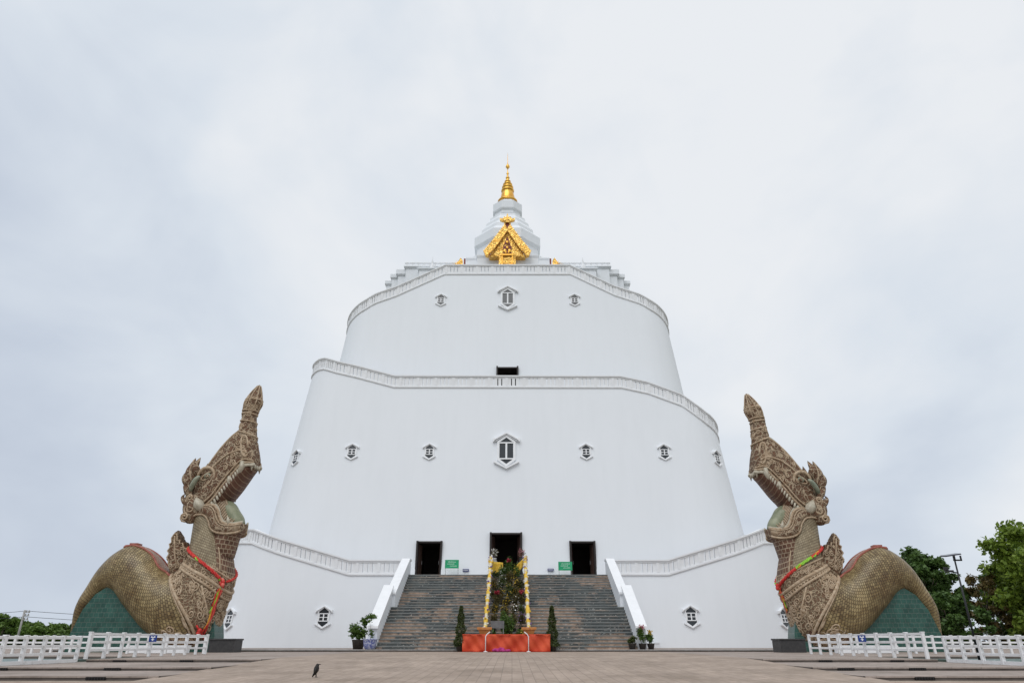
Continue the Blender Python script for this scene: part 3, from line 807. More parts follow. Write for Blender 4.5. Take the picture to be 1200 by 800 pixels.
    for x, zz, s in ((-.35,54.0,.26),(.35,54.0,.26),(0,54.55,.2),(0,55.5,.22),(-.2,53.7,.15),(.2,53.7,.15)):
        m.ball((gx+x, yg-.2, zz), (s, .1, s*1.25), 8, 6)
    for sg in (-1, 1): m.box(*sorted((gx+sg*.65, gx+sg*.85)), yg-.22, yg-.06, 51.5, 53.2)
    m.box(gx-.9, gx+.9, yg-.3, yg-.06, 53.2, 53.45); m.box(gx-.9, gx+.9, yg-.3, yg-.06, 51.25, 51.5)
    b = m.build('gable_relief', M['goldplain'], g); b.data.transform(Matrix.Translation(-O))
    m = MB()
    m.box(gx-.28, gx+.28, yg-.1, yg+.45, 57.4, 59.6, 0); m.lathe([(.5,0),(.55,.2),(.32,.35),(.3,.6)], 10, (gx, yg+.1, 58.9), 1)
    m.prism([(gx-1.1,59.5),(gx-.7,59.35),(gx+.7,59.35),(gx+1.1,59.5),(gx+1.15,59.85),(gx+.7,59.75),(gx+.45,60.15),(gx+.2,60.0),(gx,60.75),(gx-.2,60.0),(gx-.45,60.15),(gx-.7,59.75),(gx-1.15,59.85)], yg-.1, yg+.4, 'xz', 1)
    b = m.build('gable_finial', [M['gilt_red'], M['gold']], g); b.data.transform(Matrix.Translation(-O))
    # gilded tips of the side porches
    for sg in (-1, 1):
        m = MB(); x = cx + sg*7.1
        pts = [(x-sg*.5,51.0),(x+sg*.4,51.0),(x+sg*.75,51.6),(x+sg*.3,52.2),(x-sg*.15,53.0),(x-sg*.45,52.5)]
        m.prism(pts, 87.6, 87.95, 'xz'); 
        for k in range(3): m.prism([(x+sg*(.05+.25*k),51.3),(x+sg*(.35+.25*k),51.2),(x+sg*(.4+.25*k),52.5-.3*k)], 87.45-.02*k, 87.6, 'xz')
        m.build('porch_gable', M['gold'], root, False, O)
        m = MB(); m.box(x-sg*.75-.12, x-sg*.75+.12, 87.7, 88.0, 50.9, 52.9); m.build('porch_column', M['gilt_red'], root, False, O)
    return root
make_chedi()

# ------------------------------------------------------------------ staircase
SX = -.38
def make_stairs():
    root = empty('grand_staircase', (SX, 54.6, .47), 0, 'wide dark granite staircase with worn patches rising between white stepped side walls', 'staircase')
    O = root.location
    z0, z1 = .47, 6.72; n = 26; rise = (z1-z0)/n
    y = 54.6; m = MB(); no = MB(); land_at = 13
    prof = []
    run = (67.6 - 54.6 - 1.5)/n
    W1, W2 = 9.55, 9.3
    for k in range(n):
        z = z0 + rise*k; w = W1 if k < land_at else W2
        dep = run + (1.5 if k == land_at-1 else 0)
        m.box(SX-w, SX+w, y, 68.6, z-.02 if k else z-.2, z+rise-.085)
        no.box(SX-w+.003, SX+w-.003, y-.035, y+dep+.02, z+rise-.085, z+rise)
        prof.append((y, z+rise)); y += dep
    m.build('step', M['steps'], root, False, O); no.build('tread_nosing', M['nosing'], root, False, O)
    m = MB(); m.box(SX-9.3, SX+9.3, 68.0, 71.7, 6.3, 6.70); m.build('landing', M['tread'], root, False, O)
    # side walls
    yl = prof[land_at-1][0]; zl = prof[land_at-1][1]
    for sg in (-1, 1):
        w = MB(); c = MB()
        def cheek(x0, x1, pts):
            w.prism(pts, *sorted((SX+sg*x0, SX+sg*x1)), 'yz')
        def coping(x0, x1, pts, th=.16, lip=.07):
            a, b = sorted((SX+sg*(x0-lip), SX+sg*(x1+lip)))
            top = [(p[0], p[1]+th) for p in pts]; c.prism(list(pts)+top[::-1], a, b, 'yz')
        h = 1.3
        ya = 54.75
        low = [(ya, .45), (ya, z0+h+.25), (yl+.35, zl+h+.2), (yl+.35, .45)]
        cheek(9.55, 10.25, low)
        coping(9.55, 10.25, [(ya-.3, z0+h+.11), (yl+.5, zl+h+.265)])
        up = [(yl+.352, .45), (yl+.352, zl+h-.25), (67.35, z1+h), (68.4, z1+h), (68.4, .45)]
        cheek(9.3, 9.95, up)
        coping(9.3, 9.95, [(yl+.2, zl+h-.32), (67.35, z1+h+.002), (68.5, z1+h+.002)])
        ww = w.build('side_wall', M['plaster'], root, False, O)
        k = c.build('coping', M['trim'], ww); k.data.transform(Matrix.Translation(-O))
    return prof
prof = make_stairs()
def stair_z(y):
    z = .47
    for (yy, zz) in prof:
        if y >= yy: z = zz
    return z

# ------------------------------------------------------------------ stair decorations
def decorations():
    for sg, side in ((-1,'left'),(1,'right')):
        x = SX + sg*1.62
        t = empty('garlanded_handrail', (x, 54.4, .47), 0, f'yellow and cream cloth-wrapped stair rail wound with flowers, on the {side} of the stair flowers', 'handrail', 'wrapped rails up the middle of the stairs')
        O = t.location
        m = MB(); pts = [(x, 54.3, 1.55), (x, 61.0, 4.75), (x, 66.9, 7.75), (x, 67.4, 8.3)]
        path = []
        for i in range(3):
            for q in range(14):
                a = Vector(pts[i]); b = Vector(pts[i+1]); path.append(a.lerp(b, q/14))
        path.append(Vector(pts[3]))
        rad = [.155 + .03*math.sin(i*1.9) + rng.uniform(-.015,.015) for i in range(len(path))]
        # alternate cloth colours along the rail
        for i in range(len(path)-1):
            m.tube(path[i:i+2], rad[i:i+2], 9, (0,0,1,0,1,1,0)[i % 7], cap=False)
        m.build('cloth_wrap', [M['yellow'], M['cream']], t, True, O)
        m = MB()
        for i in range(len(path)*2):
            p = path[min(len(path)-1, i//2)]; a = i*.9
            q = p + Vector((math.cos(a)*.17, rng.uniform(-.25,.25), math.sin(a)*.17))
            m.ball(q, .065+.03*rng.random(), 6, 5, rng.choice((0,0,1,2)))
        m.build('flower_garland', [M['white_flower'], M['purple'], M['yellow']], t, True, O)
        for k in range(6):
            yy = 54.9 + k*2.35; zz = stair_z(yy); zt = 1.55 + (yy-54.3)*.478
            MB().tube([(x, yy, zz), (x, yy, zt)], .06, 8).build('post', M['cream'], t, True, O)
        # clay bowl at the foot
        b = empty('clay_planter', (x - .02*sg, 53.6, .335), 0, f'wide orange terracotta planter on a stand at the foot of the {side} flowered rail', 'planter', 'terracotta planters at the rail feet')
        m = MB(); m.lathe([(.40,.0),(.42,.9),(.34,1.0),(.42,1.02),(.60,1.42),(.74,1.45),(.76,1.60),(.66,1.61),(.52,1.45),(.1,1.42)], 4, (0,0,0), 0, R(45)); m.build('bowl', M['terracotta'], b)
        m = MB(); m.lathe([(.40,1.4),(.3,1.47),(.02,1.5)], 12); m.build('soil', M['blackpot'], b)
    # red cloth panel along the front
    t = empty('red_banner', (-.4, 53.0, .325), 0, 'long red-orange cloth panel stretched across the foot of the stairs', 'cloth panel')
    m = MB(); n = 110; k = 12; vs = []
    for i in range(n+1):
        u = -3.12 + 6.24*i/n
        for j in range(k+1):
            v = j/k
            sw = .07*math.sin(u*2.3+v*2) + .10*math.sin(u*4.1-v*4)*(1-v*.4) + .05*math.sin((u*1.3+v)*7)
            vs.append((u, sw - .0, .02 + v*1.12 - .05*(1-abs(math.sin(u*1.006)))*(v)))
    fs = [(i*(k+1)+j, (i+1)*(k+1)+j, (i+1)*(k+1)+j+1, i*(k+1)+j+1) for i in range(n) for j in range(k)]
    o = MB(); o.add(vs, fs); ob = o.build('cloth', M['redcloth'], t, True); s = ob.modifiers.new('S', 'SOLIDIFY'); s.thickness = .02
    m = MB(); m.add([(-3.5,-.35,.012),(3.2,-.35,.012),(3.15,.1,.012),(-3.2,.1,.012)], [(0,1,2,3)]); m.box(-3.14,3.14,-.02,.02,1.10,1.16)
    m.build('cloth_hem', M['redcloth'], t)
    for sg, side in ((-1,'left'),(1,'right')):
        p = empty('barrier_pole', (-.35+sg*1.52, 52.75, .325), 0, f'thin white bent-topped metal pole standing in front of the {side} part of the red cloth', 'pole', 'white poles before the red cloth')
        m = MB(); m.tube([(0,0,0),(0,0,1.0),(-sg*.1,0,1.15),(-sg*.3,0,1.3)], .035, 8); m.build('pole', M['white'], p, True)
        m = MB(); m.lathe([(.16,0),(.16,.03),(.05,.06)], 14); m.build('foot', M['white'], p, True)
    m = MB()
    for i in range(26):
        a = rng.uniform(0, 6.28); r = rng.random()
        m.ball((math.cos(a)*r*.75, math.sin(a)*r*.12, .09+.16*(1-r)*rng.random()), (.14,.1,.09), 7, 5)
    o = m.build('cloth_bundle', M['pinkcloth'], None, True); o.location = (-.85, 52.6, .325); tag(o, 'crumpled magenta cloth lying on the ground before the red panel', 'cloth')
    # clipped cone shrubs
    for sg, side in ((-1,'left'),(1,'right')):
        x = -.4 + sg*3.3
        t = empty('topiary_shrub', (x, 53.45, .325), 0, f'slim dark green conical shrub beside the {side} end of the red cloth', 'shrub', 'conical shrubs beside the red cloth')
        P = []
        for i in range(2600):
            h = nrg.uniform()**1.25; w = .46*(1-h)**.7*(.85+.2*math.sin(h*21+sg)) + .07
            a = nrg.uniform(0, 6.28); r = w*(.55+.5*nrg.uniform())
            P.append((r*math.cos(a), r*math.sin(a), .35 + h*2.7))
        leafmesh('foliage', P, .15, M['leaf_topiary'], t, aspect=.4)
        m = MB(); m.lathe([(.22,0),(.3,.35),(.33,.4),(.27,.4),(.05,.36)], 14); m.build('pot', M['blackpot'], t, True)
        m = MB(); m.tube([(0,0,.3),(0,0,2.4)], [.05,.02], 6); m.build('stem', M['bark'], t, True)
    # grey notice board low in the middle
    t = empty('notice_board', (-1.05, 53.6, .325), 0, 'blank grey notice board on two thin legs behind the red cloth', 'notice board')
    m = MB(); m.box(-.48,.48,-.02,.02,1.55,2.05); m.build('board', M['greyboard'], t)
    for sg in (-1,1): MB().tube([(sg*.42,.04,0),(sg*.42,.04,2.0)], .022, 6).build('leg', M['steel'], t)
    # yellow cloth swags and vases at the doorway
    for sg, side in ((-1,'left'),(1,'right')):
        m = MB(); vs = []; n = 16; k = 6
        for i in range(n+1):
            u = i/n
            for j in range(k+1):
                v = j/k
                if sg < 0: top = 7.95-.12*u; h = 1.05 + .15*math.sin(u*5)
                else: top = 7.45 + 1.0*u**1.2; h = .75
                vs.append((u*1.05 if sg > 0 else u*1.15, .07*math.sin(u*14+v*3), top - v*h - 6.7))
        m.add(vs, [(i*(k+1)+j, i*(k+1)+j+1, (i+1)*(k+1)+j+1, (i+1)*(k+1)+j) for i in range(n) for j in range(k)])
        o = m.build('yellow_swag', M['yellow'], None, True); s = o.modifiers.new('S','SOLIDIFY'); s.thickness = .03
        o.location = (SX + (-1.62 if sg < 0 else .6), 67.6, 6.7)
        tag(o, f'bright yellow cloth draped at the stair top, {side} of the central doorway', 'drapery', 'yellow cloths at the stair top')
        t = empty('flower_vase', (SX + sg*1.28, 68.3, 6.7), 0, ('white flower spray in a tall vase at the left of the central doorway' if sg < 0 else 'pink and red flower spray in a tall vase at the right of the central doorway'), 'vase', 'vases at the central doorway')
        m = MB(); m.lathe([(.16,0),(.2,.1),(.1,.5),(.22,1.0),(.26,1.25),(.15,1.5),(.2,1.6),(.14,1.6)], 14); m.build('vase', M['steel' if sg < 0 else 'plinth'], t, True)
        leafmesh('foliage', np.concatenate([blob((0,0,2.05), (.45,.4,.45), 130, .2)]), .16, M['leaf_bronze'], t)
        leafmesh('blossom', np.concatenate([blob((0,-.1,2.1), (.42,.35,.5), 130 if sg > 0 else 90, .3)]), .13, M['fl_pink' if sg > 0 else 'leaf_bronze'] if sg > 0 else M['white_flower'], t)
    # potted plants up the middle of the stairs
    spec = []
    # (x, y, width, height, leaf, flower, label)
    rows = [
     (55.0, [(-.9,.4,.75,'leaf_pot',None,'small leafy green plant'),(.15,.75,1.75,'leaf_pot',None,'tall bright green bush'),(1.0,.5,.85,'leaf_pot','fl_yellow','green plant with yellow tips'),(-.25,.4,.65,'leaf_pot',None,'low broad-leaved green plant')]),
     (56.6, [(-1.05,.45,1.0,'leaf_bronze',None,'dark bronze-leaved plant'),(-.3,.4,1.25,'leaf_pot',None,'upright light green plant'),(.5,.45,1.1,'leaf_bronze',None,'dark spreading plant'),(1.1,.42,1.2,'leaf_bronze','purple','purple-flowered dark plant')]),
     (58.1, [(-1.0,.5,1.1,'leaf_bronze','fl_yellow','dark plant dotted with yellow flowers'),(-.2,.5,1.0,'leaf_bronze','fl_yellow','low dark plant with scattered yellow flowers'),(.55,.5,1.05,'leaf_bronze','white_flower','dark plant with white flowers'),(1.15,.4,.95,'leaf_topiary',None,'dull green plant')]),
     (59.6, [(-.85,.55,1.35,'leaf_bronze','fl_red','plant crowned with a large crimson flower'),(-.1,.5,1.0,'leaf_bronze','fl_yellow','leafy plant with yellow and bronze leaves'),(.65,.5,1.05,'leaf_bronze','white_flower','bushy plant with small pale flowers'),(1.15,.5,1.4,'leaf_bronze','fl_red','plant with a tall dark red flower')]),
     (62.4, [(-1.15,.6,1.05,'leaf_bronze',None,'dark brown leafy plant by the left rail'),(-.55,.55,1.2,'leaf_bronze','fl_yellow','bronze plant with yellow flowers'),(.15,.65,1.45,'leaf_topiary','fl_yellow','bushy olive plant with yellow flowers'),(.75,.55,1.2,'leaf_bronze','fl_yellow','dark olive bushy plant with yellow specks'),(1.2,.5,1.0,'leaf_bronze',None,'dark brown leafy plant by the right rail')]),
     (64.2, [(-1.2,.55,.95,'leaf_bronze','fl_yellow','small dark plant by the left rail'),(-.5,.65,1.3,'leaf_topiary','white_flower','olive plant with white flowers'),(.25,.7,1.5,'leaf_bronze','fl_yellow','wide bronze and yellow plant'),(.85,.55,1.15,'leaf_bronze','fl_yellow','dull bronze plant with yellow specks'),(1.25,.45,.9,'leaf_topiary',None,'dull olive plant by the right rail')]),
     (66.0, [(-1.1,.5,.9,'leaf_topiary',None,'low olive plant by the left rail'),(-.45,.6,1.3,'leaf_pot','white_flower','leafy plant with white blossoms'),(.1,.55,1.9,'leaf_pot','fl_red','plant topped with bright red flowers'),(.75,.55,1.4,'leaf_pot','fl_yellow','green plant with yellow flowers')]),
    ]
    names = ['nearest the red cloth','in the second row up from the red cloth','in the third row up from the red cloth','in the fourth row, halfway up the stairs','just above the halfway landing','two rows below the stair top','in the topmost row before the doorway']
    for ri, (y, lst) in enumerate(rows):
        zz = stair_z(y-.2)
        for (dx, w, h, lf, fl, lab) in lst:
            t = empty('potted_plant', (SX+dx, y, zz), 0, f'{lab} {names[ri]}', 'plant', 'potted plants up the middle of the stairs')
            m = MB(); m.lathe([(.15,0),(.2,.28),(.23,.3),(.18,.3),(.03,.27)], 12); m.build('pot', M['blackpot'], t, True)
            n = int(390*w*h/.5)
            P = np.concatenate([blob((rng.uniform(-.3,.3)*w, rng.uniform(-.2,.2), .25+h*rng.uniform(.35,.85)), (w*.62,w*.5,h*.34), max(20,n//5), .1) for _ in range(5)])
            leafmesh('foliage', P, .17, M[lf], t, aspect=.42)
            m = MB()
            for q in range(5): m.tube([(0,0,.25),(rng.uniform(-.2,.2)*w, rng.uniform(-.1,.1), .25+h*.6)], [.02,.008], 4)
            m.build('stem', M['bark'], t)
            if fl:
                if fl == 'fl_red': F = blob((0,-.15,.2+h), (.24,.2,.2), 90, .2)
                else: F = blob((0,-.1,.25+h*.6), (w*.66,w*.55,h*.42), 34, .75)
                leafmesh('blossom', F, .13 if fl != 'fl_red' else .15, M[fl], t, aspect=.7)
decorations()

def small_things():
    # green sign boards and plaques beside the doors
    for x, z0, z1, lab in ((-5.92, .88, 1.68, 'green sign board on thin legs right of the left side door, mostly faded writing'), (5.24, .68, 1.50, 'green sign board on thin legs left of the right side door')):
        t = empty('door_sign', (x, 70.4, 6.70), 0, lab, 'sign', 'green signs by the side doors')
        m = MB(); m.box(-.68,.68,-.025,.025,z0,z1); m.build('board', M['green'], t, bevel=.01)
        m = MB()
        for r_, (a, b) in enumerate(((-.38,.40),(-.45,.2),(-.2,.5))):
            xx = a
            while xx < b:
                w = rng.uniform(.04,.09); m.box(xx, xx+w, -.032, -.025, z1-.24-.19*r_, z1-.16-.19*r_+rng.uniform(-.02,.02)); xx += w+.03
        m.build('lettering', M['greentext'], t)
        for sg in (-1,1): MB().tube([(sg*.62,.05,0),(sg*.62,.05,z1-.02)], .022, 6).build('leg', M['steel'], t)
    for x, y, z, lab in ((-4.6, 71.38, 7.38, 'small navy wall plaque left of the central doorway'), (3.85, 71.38, 7.42, 'small navy wall plaque right of the central doorway')):
        m = MB(); m.box(-.3,.3,-.06,.25,0,.22, 0)
        for k in range(7): m.box(-.25+.07*k,-.205+.07*k,-.066,-.06,.07,.15,1)
        o = m.build('wall_plaque', [M['navy'], M['trim']]); o.location = (x, y, z); tag(o, lab, 'plaque', 'navy plaques by the central doorway')
    # dark plinth blocks
    for x, lab in ((-19.7,'dark granite plinth block beside the left serpent statue'), (19.05,'dark granite plinth block beside the right serpent statue')):
        m = MB(); m.box(-.85,.85,-.8,.8,0,.75); m.box(-.9,.9,-.85,.85,.752,.86); o = m.build('plinth_block', M['plinth'], bevel=.02); o.location = (x, 51.4, .325); tag(o, lab, 'plinth', 'dark plinths')
    # low white step at the wall foot
    for x, lab in ((-9.6-4.0,'low white block at the foot of the white wall left of the stairs'), (12.6,'low white block at the foot of the white wall right of the stairs')):
        m = MB(); m.box(-.55,.55,-.5,.4,0,.36); m.box(-.6,.6,-.55,.4,.362,.42); o = m.build('white_block', M['plaster']); o.location = (x, 67.0, .475); tag(o, lab, 'block', 'white blocks at the wall foot')
    # potted plants at the stair foot
    t = empty('potted_bush', (-11.45, 55.6, .475), 0, 'large leafy green bush in a black pot left of the stair foot', 'plant')
    m = MB(); m.lathe([(.36,0),(.46,.5),(.5,.62),(.52,.66),(.44,.66),(.05,.6)], 18); m.build('pot', M['blackpot'], t, True)
    P = np.concatenate([blob(c, r, n, .2) for c, r, n in (((-.35,0,1.35),(.5,.45,.5),240),((.15,0,1.1),(.55,.5,.45),240),((-.2,.1,.95),(.6,.5,.35),200),((.45,0,1.75),(.35,.3,.3),120),((.85,-.1,2.2),(.45,.3,.25),130),((.3,0,2.0),(.35,.3,.25),90),((1.15,0,2.0),(.2,.2,.2),40))])
    leafmesh('foliage', P, .24, M['leaf_pot'], t, aspect=.45)
    m = MB()
    for e in ((-.35,0,1.4),(.2,0,1.3),(.85,-.1,2.2),(.4,0,1.9)): m.tube([(0,0,.6),(e[0]*.4,0,1.0),e], [.05,.035,.012], 6)
    m.build('stem', M['bark'], t, True)
    t = empty('porcelain_planter', (-10.35, 54.35, .475), 0, 'blue and white porcelain pot with a small sprig left of the stair foot', 'plant')
    m = MB(); m.lathe([(.30,0),(.42,.15),(.48,.4),(.5,.62),(.54,.66),(.54,.7),(.45,.7),(.05,.62)], 20); m.build('pot', M['bluepot'], t, True)
    leafmesh('foliage', np.concatenate([blob((.08,0,1.05),(.2,.18,.35),60,.1), blob((-.15,0,1.9),(.28,.15,.15),30,.1)]), .19, M['leaf_pot'], t)
    MB().tube([(0,0,.6),(.05,0,1.1),(-.15,0,1.9)], [.02,.014,.006], 5).build('stem', M['bark'], t)
    for x, y, w, h, lf, fl, lab in ((8.75,54.4,.42,.55,'leaf_topiary',None,'low dark green potted plant, left one of the three at the right stair foot'), (9.5,54.38,.42,1.15,'leaf_pot','fl_pink','tallest potted plant with pink flowers at the right stair foot'), (10.15,54.6,.35,.8,'leaf_pot','fl_yellow','potted plant with yellow tips, right one of the three at the right stair foot')):
        t = empty('potted_plant', (x, y, .475 if y > 55 else .475), 0, lab, 'plant', 'pots at the right stair foot')
        m = MB(); m.lathe([(.2,0),(.27,.36),(.3,.4),(.24,.4),(.04,.36)], 14); m.build('pot', M['blackpot'], t, True)
        leafmesh('foliage', np.concatenate([blob((rng.uniform(-.15,.15),0,.4+h*rng.uniform(.2,.7)), (w*.7,w*.6,h*.3), 60, .1) for _ in range(5)]), .19, M[lf], t)
        if fl: leafmesh('blossom', blob((0,-.1,.35+h), (w*.6,w*.5,.2), 45, .2), .13, M[fl], t, aspect=.7)
    # bird
    t = empty('bird', (-5.5, 21.3, .095), R(0), 'small black bird standing upright on the brown paving', 'bird')
    m = MB()
    path = [(-.05,0,.05),(-.035,0,.10),(-.01,0,.17),(.0,0,.235),(.008,0,.28),(.02,0,.31),(.035,0,.325)]
    m.tube(path, [.02,.045,.072,.07,.05,.046,.03], 10); m.tube([(.03,0,.318),(.075,0,.322),(.115,0,.318)], [.02,.012,.003], 6)
    m.tube([(-.03,0,.12),(-.07,0,.06),(-.10,0,.0)], [.04,.03,.012], 6)
    for sg in (-1,1):
        m.tube([(0,sg*.025,.08),(.005,sg*.03,.03),(0,sg*.03,.003)], .008, 5); m.tube([(-.02,sg*.03,.004),(.04,sg*.03,.004)], .006, 5)
        m.tube([(0,sg*.06,.24),(-.02,sg*.066,.16),(-.06,sg*.04,.06)], [.02,.035,.01], 6)
    m.build('body', M['feather'], t, True)
    # slim lamp post with a solar panel
    t = empty('lamp_post', (19.25, 31.0, .21), 0, 'slim black lamp post with a small solar panel, by the right fence', 'lamp post')
    m = MB(); m.tube([(0,0,0),(0,0,4.05)], [.05,.034], 10); m.lathe([(.13,0),(.13,.03),(.07,.05)], 12); m.build('pole', M['blackmetal'], t, True)
    Mx = Matrix.Translation((-.12,0,4.25)) @ Matrix.Rotation(R(8), 4, 'X') @ Matrix.Rotation(R(-8), 4, 'Y')
    m = MB(); m.box(-.34,.34,-.2,.2,-.02,.02,0,Mx); p = m.build('solar_panel', M['solar'], t)
    m = MB(); m.box(-.36,.36,-.22,.22,-.03,-.021,0,Mx); m.build('panel_frame', M['steel'], p)
    m = MB(); m.box(-.05,.3,-.03,.03,4.0,4.06); m.box(-.04,.04,-.03,.03,4.03,4.25); m.box(.26,.31,-.03,.03,4.0,4.22); m.build('bracket', M['blackmetal'], t)
    m = MB(); m.box(-.48,-.22,-.12,.12,3.54,3.61); m.box(-.55,-.40,-.08,.08,3.6,3.74); m.tube([(-.3,0,3.56),(0,0,3.5)], .03, 8); m.build('lamp_head', M['blackmetal'], t, bevel=.02)
small_things()

# ------------------------------------------------------------------ fences
def fence(ax, ay, bx, by, z, spacing, label, h=1.08, rails=(.98,.66,.34), plinth=False, big=(.0,)):
    t = empty('white_fence', (ax, ay, z), 0, label, 'fence', 'white fences round the serpent statues')
    d = Vector((bx-ax, by-ay, 0)); Ln = d.length; d.normalize(); n = max(1, round(Ln/spacing))
    ang = math.atan2(d.y, d.x); Rm = Matrix.Rotation(ang, 4, 'Z')
    for i in range(n+1):
        a = Ln*i/n; m = MB()
        m.box(a-.065, a+.065, -.065, .065, 0, h-.03, 0, Rm); m.box(a-.08, a+.08, -.08, .08, h-.03, h+.01, 0, Rm)
        m.build('post', M['white'], t, bevel=.012)
    for r in rails: MB().box(-.02, Ln+.02, -.03, .03, r-.05, r+.05, 0, Rm).build('rail', M['white'], t, bevel=.01)
    if plinth:
        m = MB(); m.box(-.02, Ln+.02, -.05, .05, .0, .13, 0, Rm); m.build('base_rail', M['white'], t)
    return t
for sg, side in ((-1,'left'),(1,'right')):
    fx = 18.0 if sg < 0 else 17.55
    fence(sg*fx, 44.0, sg*fx, 31.75, .32, 1.42, f'white post and rail fence running forward beside the {side} statue, upper stretch', 1.06)
    fence(sg*18.15, 31.3, sg*18.15, 22.9+.3, .215, 1.2, f'white post and rail fence on the lower step at the {side} edge of the photo', 1.0, (.92,.62,.34), True)
    fence(sg*18.6, 45.2, sg*40.5, 45.2, .325, 1.15, f'white fence crossing in front of the {side} statue, seen through the nearer fence', 1.02, (.94,.62,.32))
    # pictogram sign wired to the fence
    y = 35.9
    px = sg*17.94
    m = MB(); m.box(-.19,.19,-.012,.012,-.15,.15,0)
    for q in (-1, 1): m.box(*sorted((q*.03, q*.11)),-.017,-.012,.04,.10,1)
    m.ball((0,-.014,.03),(.035,.004,.035),8,6,1); m.box(-.025,.025,-.017,-.012,-.10,-.015,1); m.box(-.07,.07,-.0165,-.012,-.06,-.03,1)
    o = m.build('fence_sign', [M['blue'], M['trim']]); o.location = (sg*(fx-.25), 36.8, 1.14)
    tag(o, f'blue pictogram sign fixed to the {side} white fence', 'sign', 'blue fence signs')
    m = MB(); m.box(-1.9,1.9,-.25,.25,0,.36); m.box(-1.95,1.95,-.3,.3,.362,.45); o = m.build('white_bench', M['trim'], bevel=.02); o.location = (sg*22.4, 47.4, .325)
    tag(o, f'low white bench slab behind the {side} fence before the serpent statue', 'bench', 'low white benches')

# ------------------------------------------------------------------ naga statues
def catmull(P, k):
    P = [np.array(p, float) for p in P]; out = []
    n = len(P)
    for i in range(n-1):
        p0 = P[max(i-1,0)]; p1 = P[i]; p2 = P[i+1]; p3 = P[min(i+2,n-1)]
        for q in range(k):
            t = q/k
            out.append(.5*((2*p1)+(-p0+p2)*t+(2*p0-5*p1+4*p2-p3)*t*t+(-p0+3*p1-3*p2+p3)*t**3))
    out.append(P[-1]); return out
class Loft:
    """rings between a back and a front point (u,z) with a half width; angle 0 = front, pi = back"""
    def __init__(s, st, k, power=2.0, narrow=0.0, ym=1):
        s.st = catmull([(*a, *b, w) for a, b, w in st], k); s.p = power; s.nar = narrow; s.k = k; s.ym = ym
    def P(s, i, th, off=0.0):
        n = len(s.st)-1; i = min(max(i*s.k, 0), n); a = int(i); b = min(a+1, n); t = i-a
        q = s.st[a]*(1-t) + s.st[b]*t
        B = Vector((q[0],0,q[1])); F = Vector((q[2],0,q[3])); c = (B+F)/2; ax = (F-B)/2
        cs, sn = math.cos(th), math.sin(th); e = 2/s.p
        u = math.copysign(abs(cs)**e, cs); v = math.copysign(abs(sn)**e, sn)
        w = q[4]*(1 - s.nar*(1-u)*.5)
        p = c + ax*u + Vector((0, -w*v, 0))         # +v side faces the camera
        if off:
            nrm = (ax.normalized()*u*w + Vector((0,-v,0))*ax.length); 
            if nrm.length > 1e-6: p = p + nrm.normalized()*off
        return p
    def mesh(s, mb, n=40, mat=lambda i, th: 0, cap=True, uvs=(1,1)):
        K = len(s.st); rings = [[s.P(i/s.k, 2*math.pi*j/n) for j in range(n)] for i in range(K)]
        vs = [p for r in rings for p in r]
        # lengths for a texture map that keeps its scale
        ul = [0]
        for i in range(1, K):
            ci = (rings[i][0]+rings[i][n//2])/2; cj = (rings[i-1][0]+rings[i-1][n//2])/2; 
            d = sum((rings[i][j]-rings[i-1][j]).length for j in range(0, n, 4))/(n//4)
            ul.append(ul[-1]+d)
        per = max(sum((rings[i][j]-rings[i][(j+1) % n]).length for j in range(n)) for i in range(0, K, 4))
        fs = []; ms = []; uv = []
        for i in range(K-1):
            for j in range(n):
                j2 = (j+1) % n
                fs.append((i*n+j, i*n+j2, (i+1)*n+j2, (i+1)*n+j)); ms.append(mat(i/s.k, 2*math.pi*(j+.5)/n))
                a, b = per*j/n, per*(j+1)/n
                uv.append([(a, ul[i]), (b, ul[i]), (b, ul[i+1]), (a, ul[i+1])])
        if cap:
            fs.append(tuple(range(n-1,-1,-1))); ms.append(ms[0]); uv.append([(0,0)]*n)
            fs.append(tuple((K-1)*n+j for j in range(n))); ms.append(ms[-1]); uv.append([(0,0)]*n)
        mb.add(vs, fs, ms, uv)
def spiral_ridges(mb, lf, zones, count, size, r, rnd, turns=1.6):
    """raised scrolls laid on a loft's surface"""
    for q in range(count):
        i0, i1, t0, t1 = zones[q % len(zones)]
        i = rnd.uniform(i0, i1); th = rnd.uniform(t0, t1); sgn = rnd.choice((-1,1)); S = size*rnd.uniform(.6,1.15)
        e = .05
        du = (lf.P(i+e, th)-lf.P(i-e, th)).length/(2*e) + 1e-3; dv = (lf.P(i, th+e)-lf.P(i, th-e)).length/(2*e) + 1e-3
        a0 = rnd.uniform(0, 6.28); pts = []
        n = 15
        for k in range(n):
            f = k/(n-1); rr = S*(.12 + .88*f); a = a0 + sgn*turns*2*math.pi*f
            pts.append(lf.P(i + rr*math.cos(a)/du, th + rr*math.sin(a)/dv, r*.35))
        # the tail sweeps off into a leaf tip
        f2 = a0 + sgn*turns*2*math.pi
        for k in (1,2,3):
            rr = S*(1+.35*k); a = f2 + sgn*.35*k
            pts.append(lf.P(i + rr*math.cos(a)/du, th + rr*math.sin(a)/dv, r*.35))
        mb.tube(pts, [r*(.6+.4*min(1,k/4)) if k < n else r*(1-.25*(k-n+1)) for k in range(len(pts))], 5)

def flip(o):
    o.data.transform(Matrix.Scale(-1, 4, (1,0,0))); o.data.flip_normals()

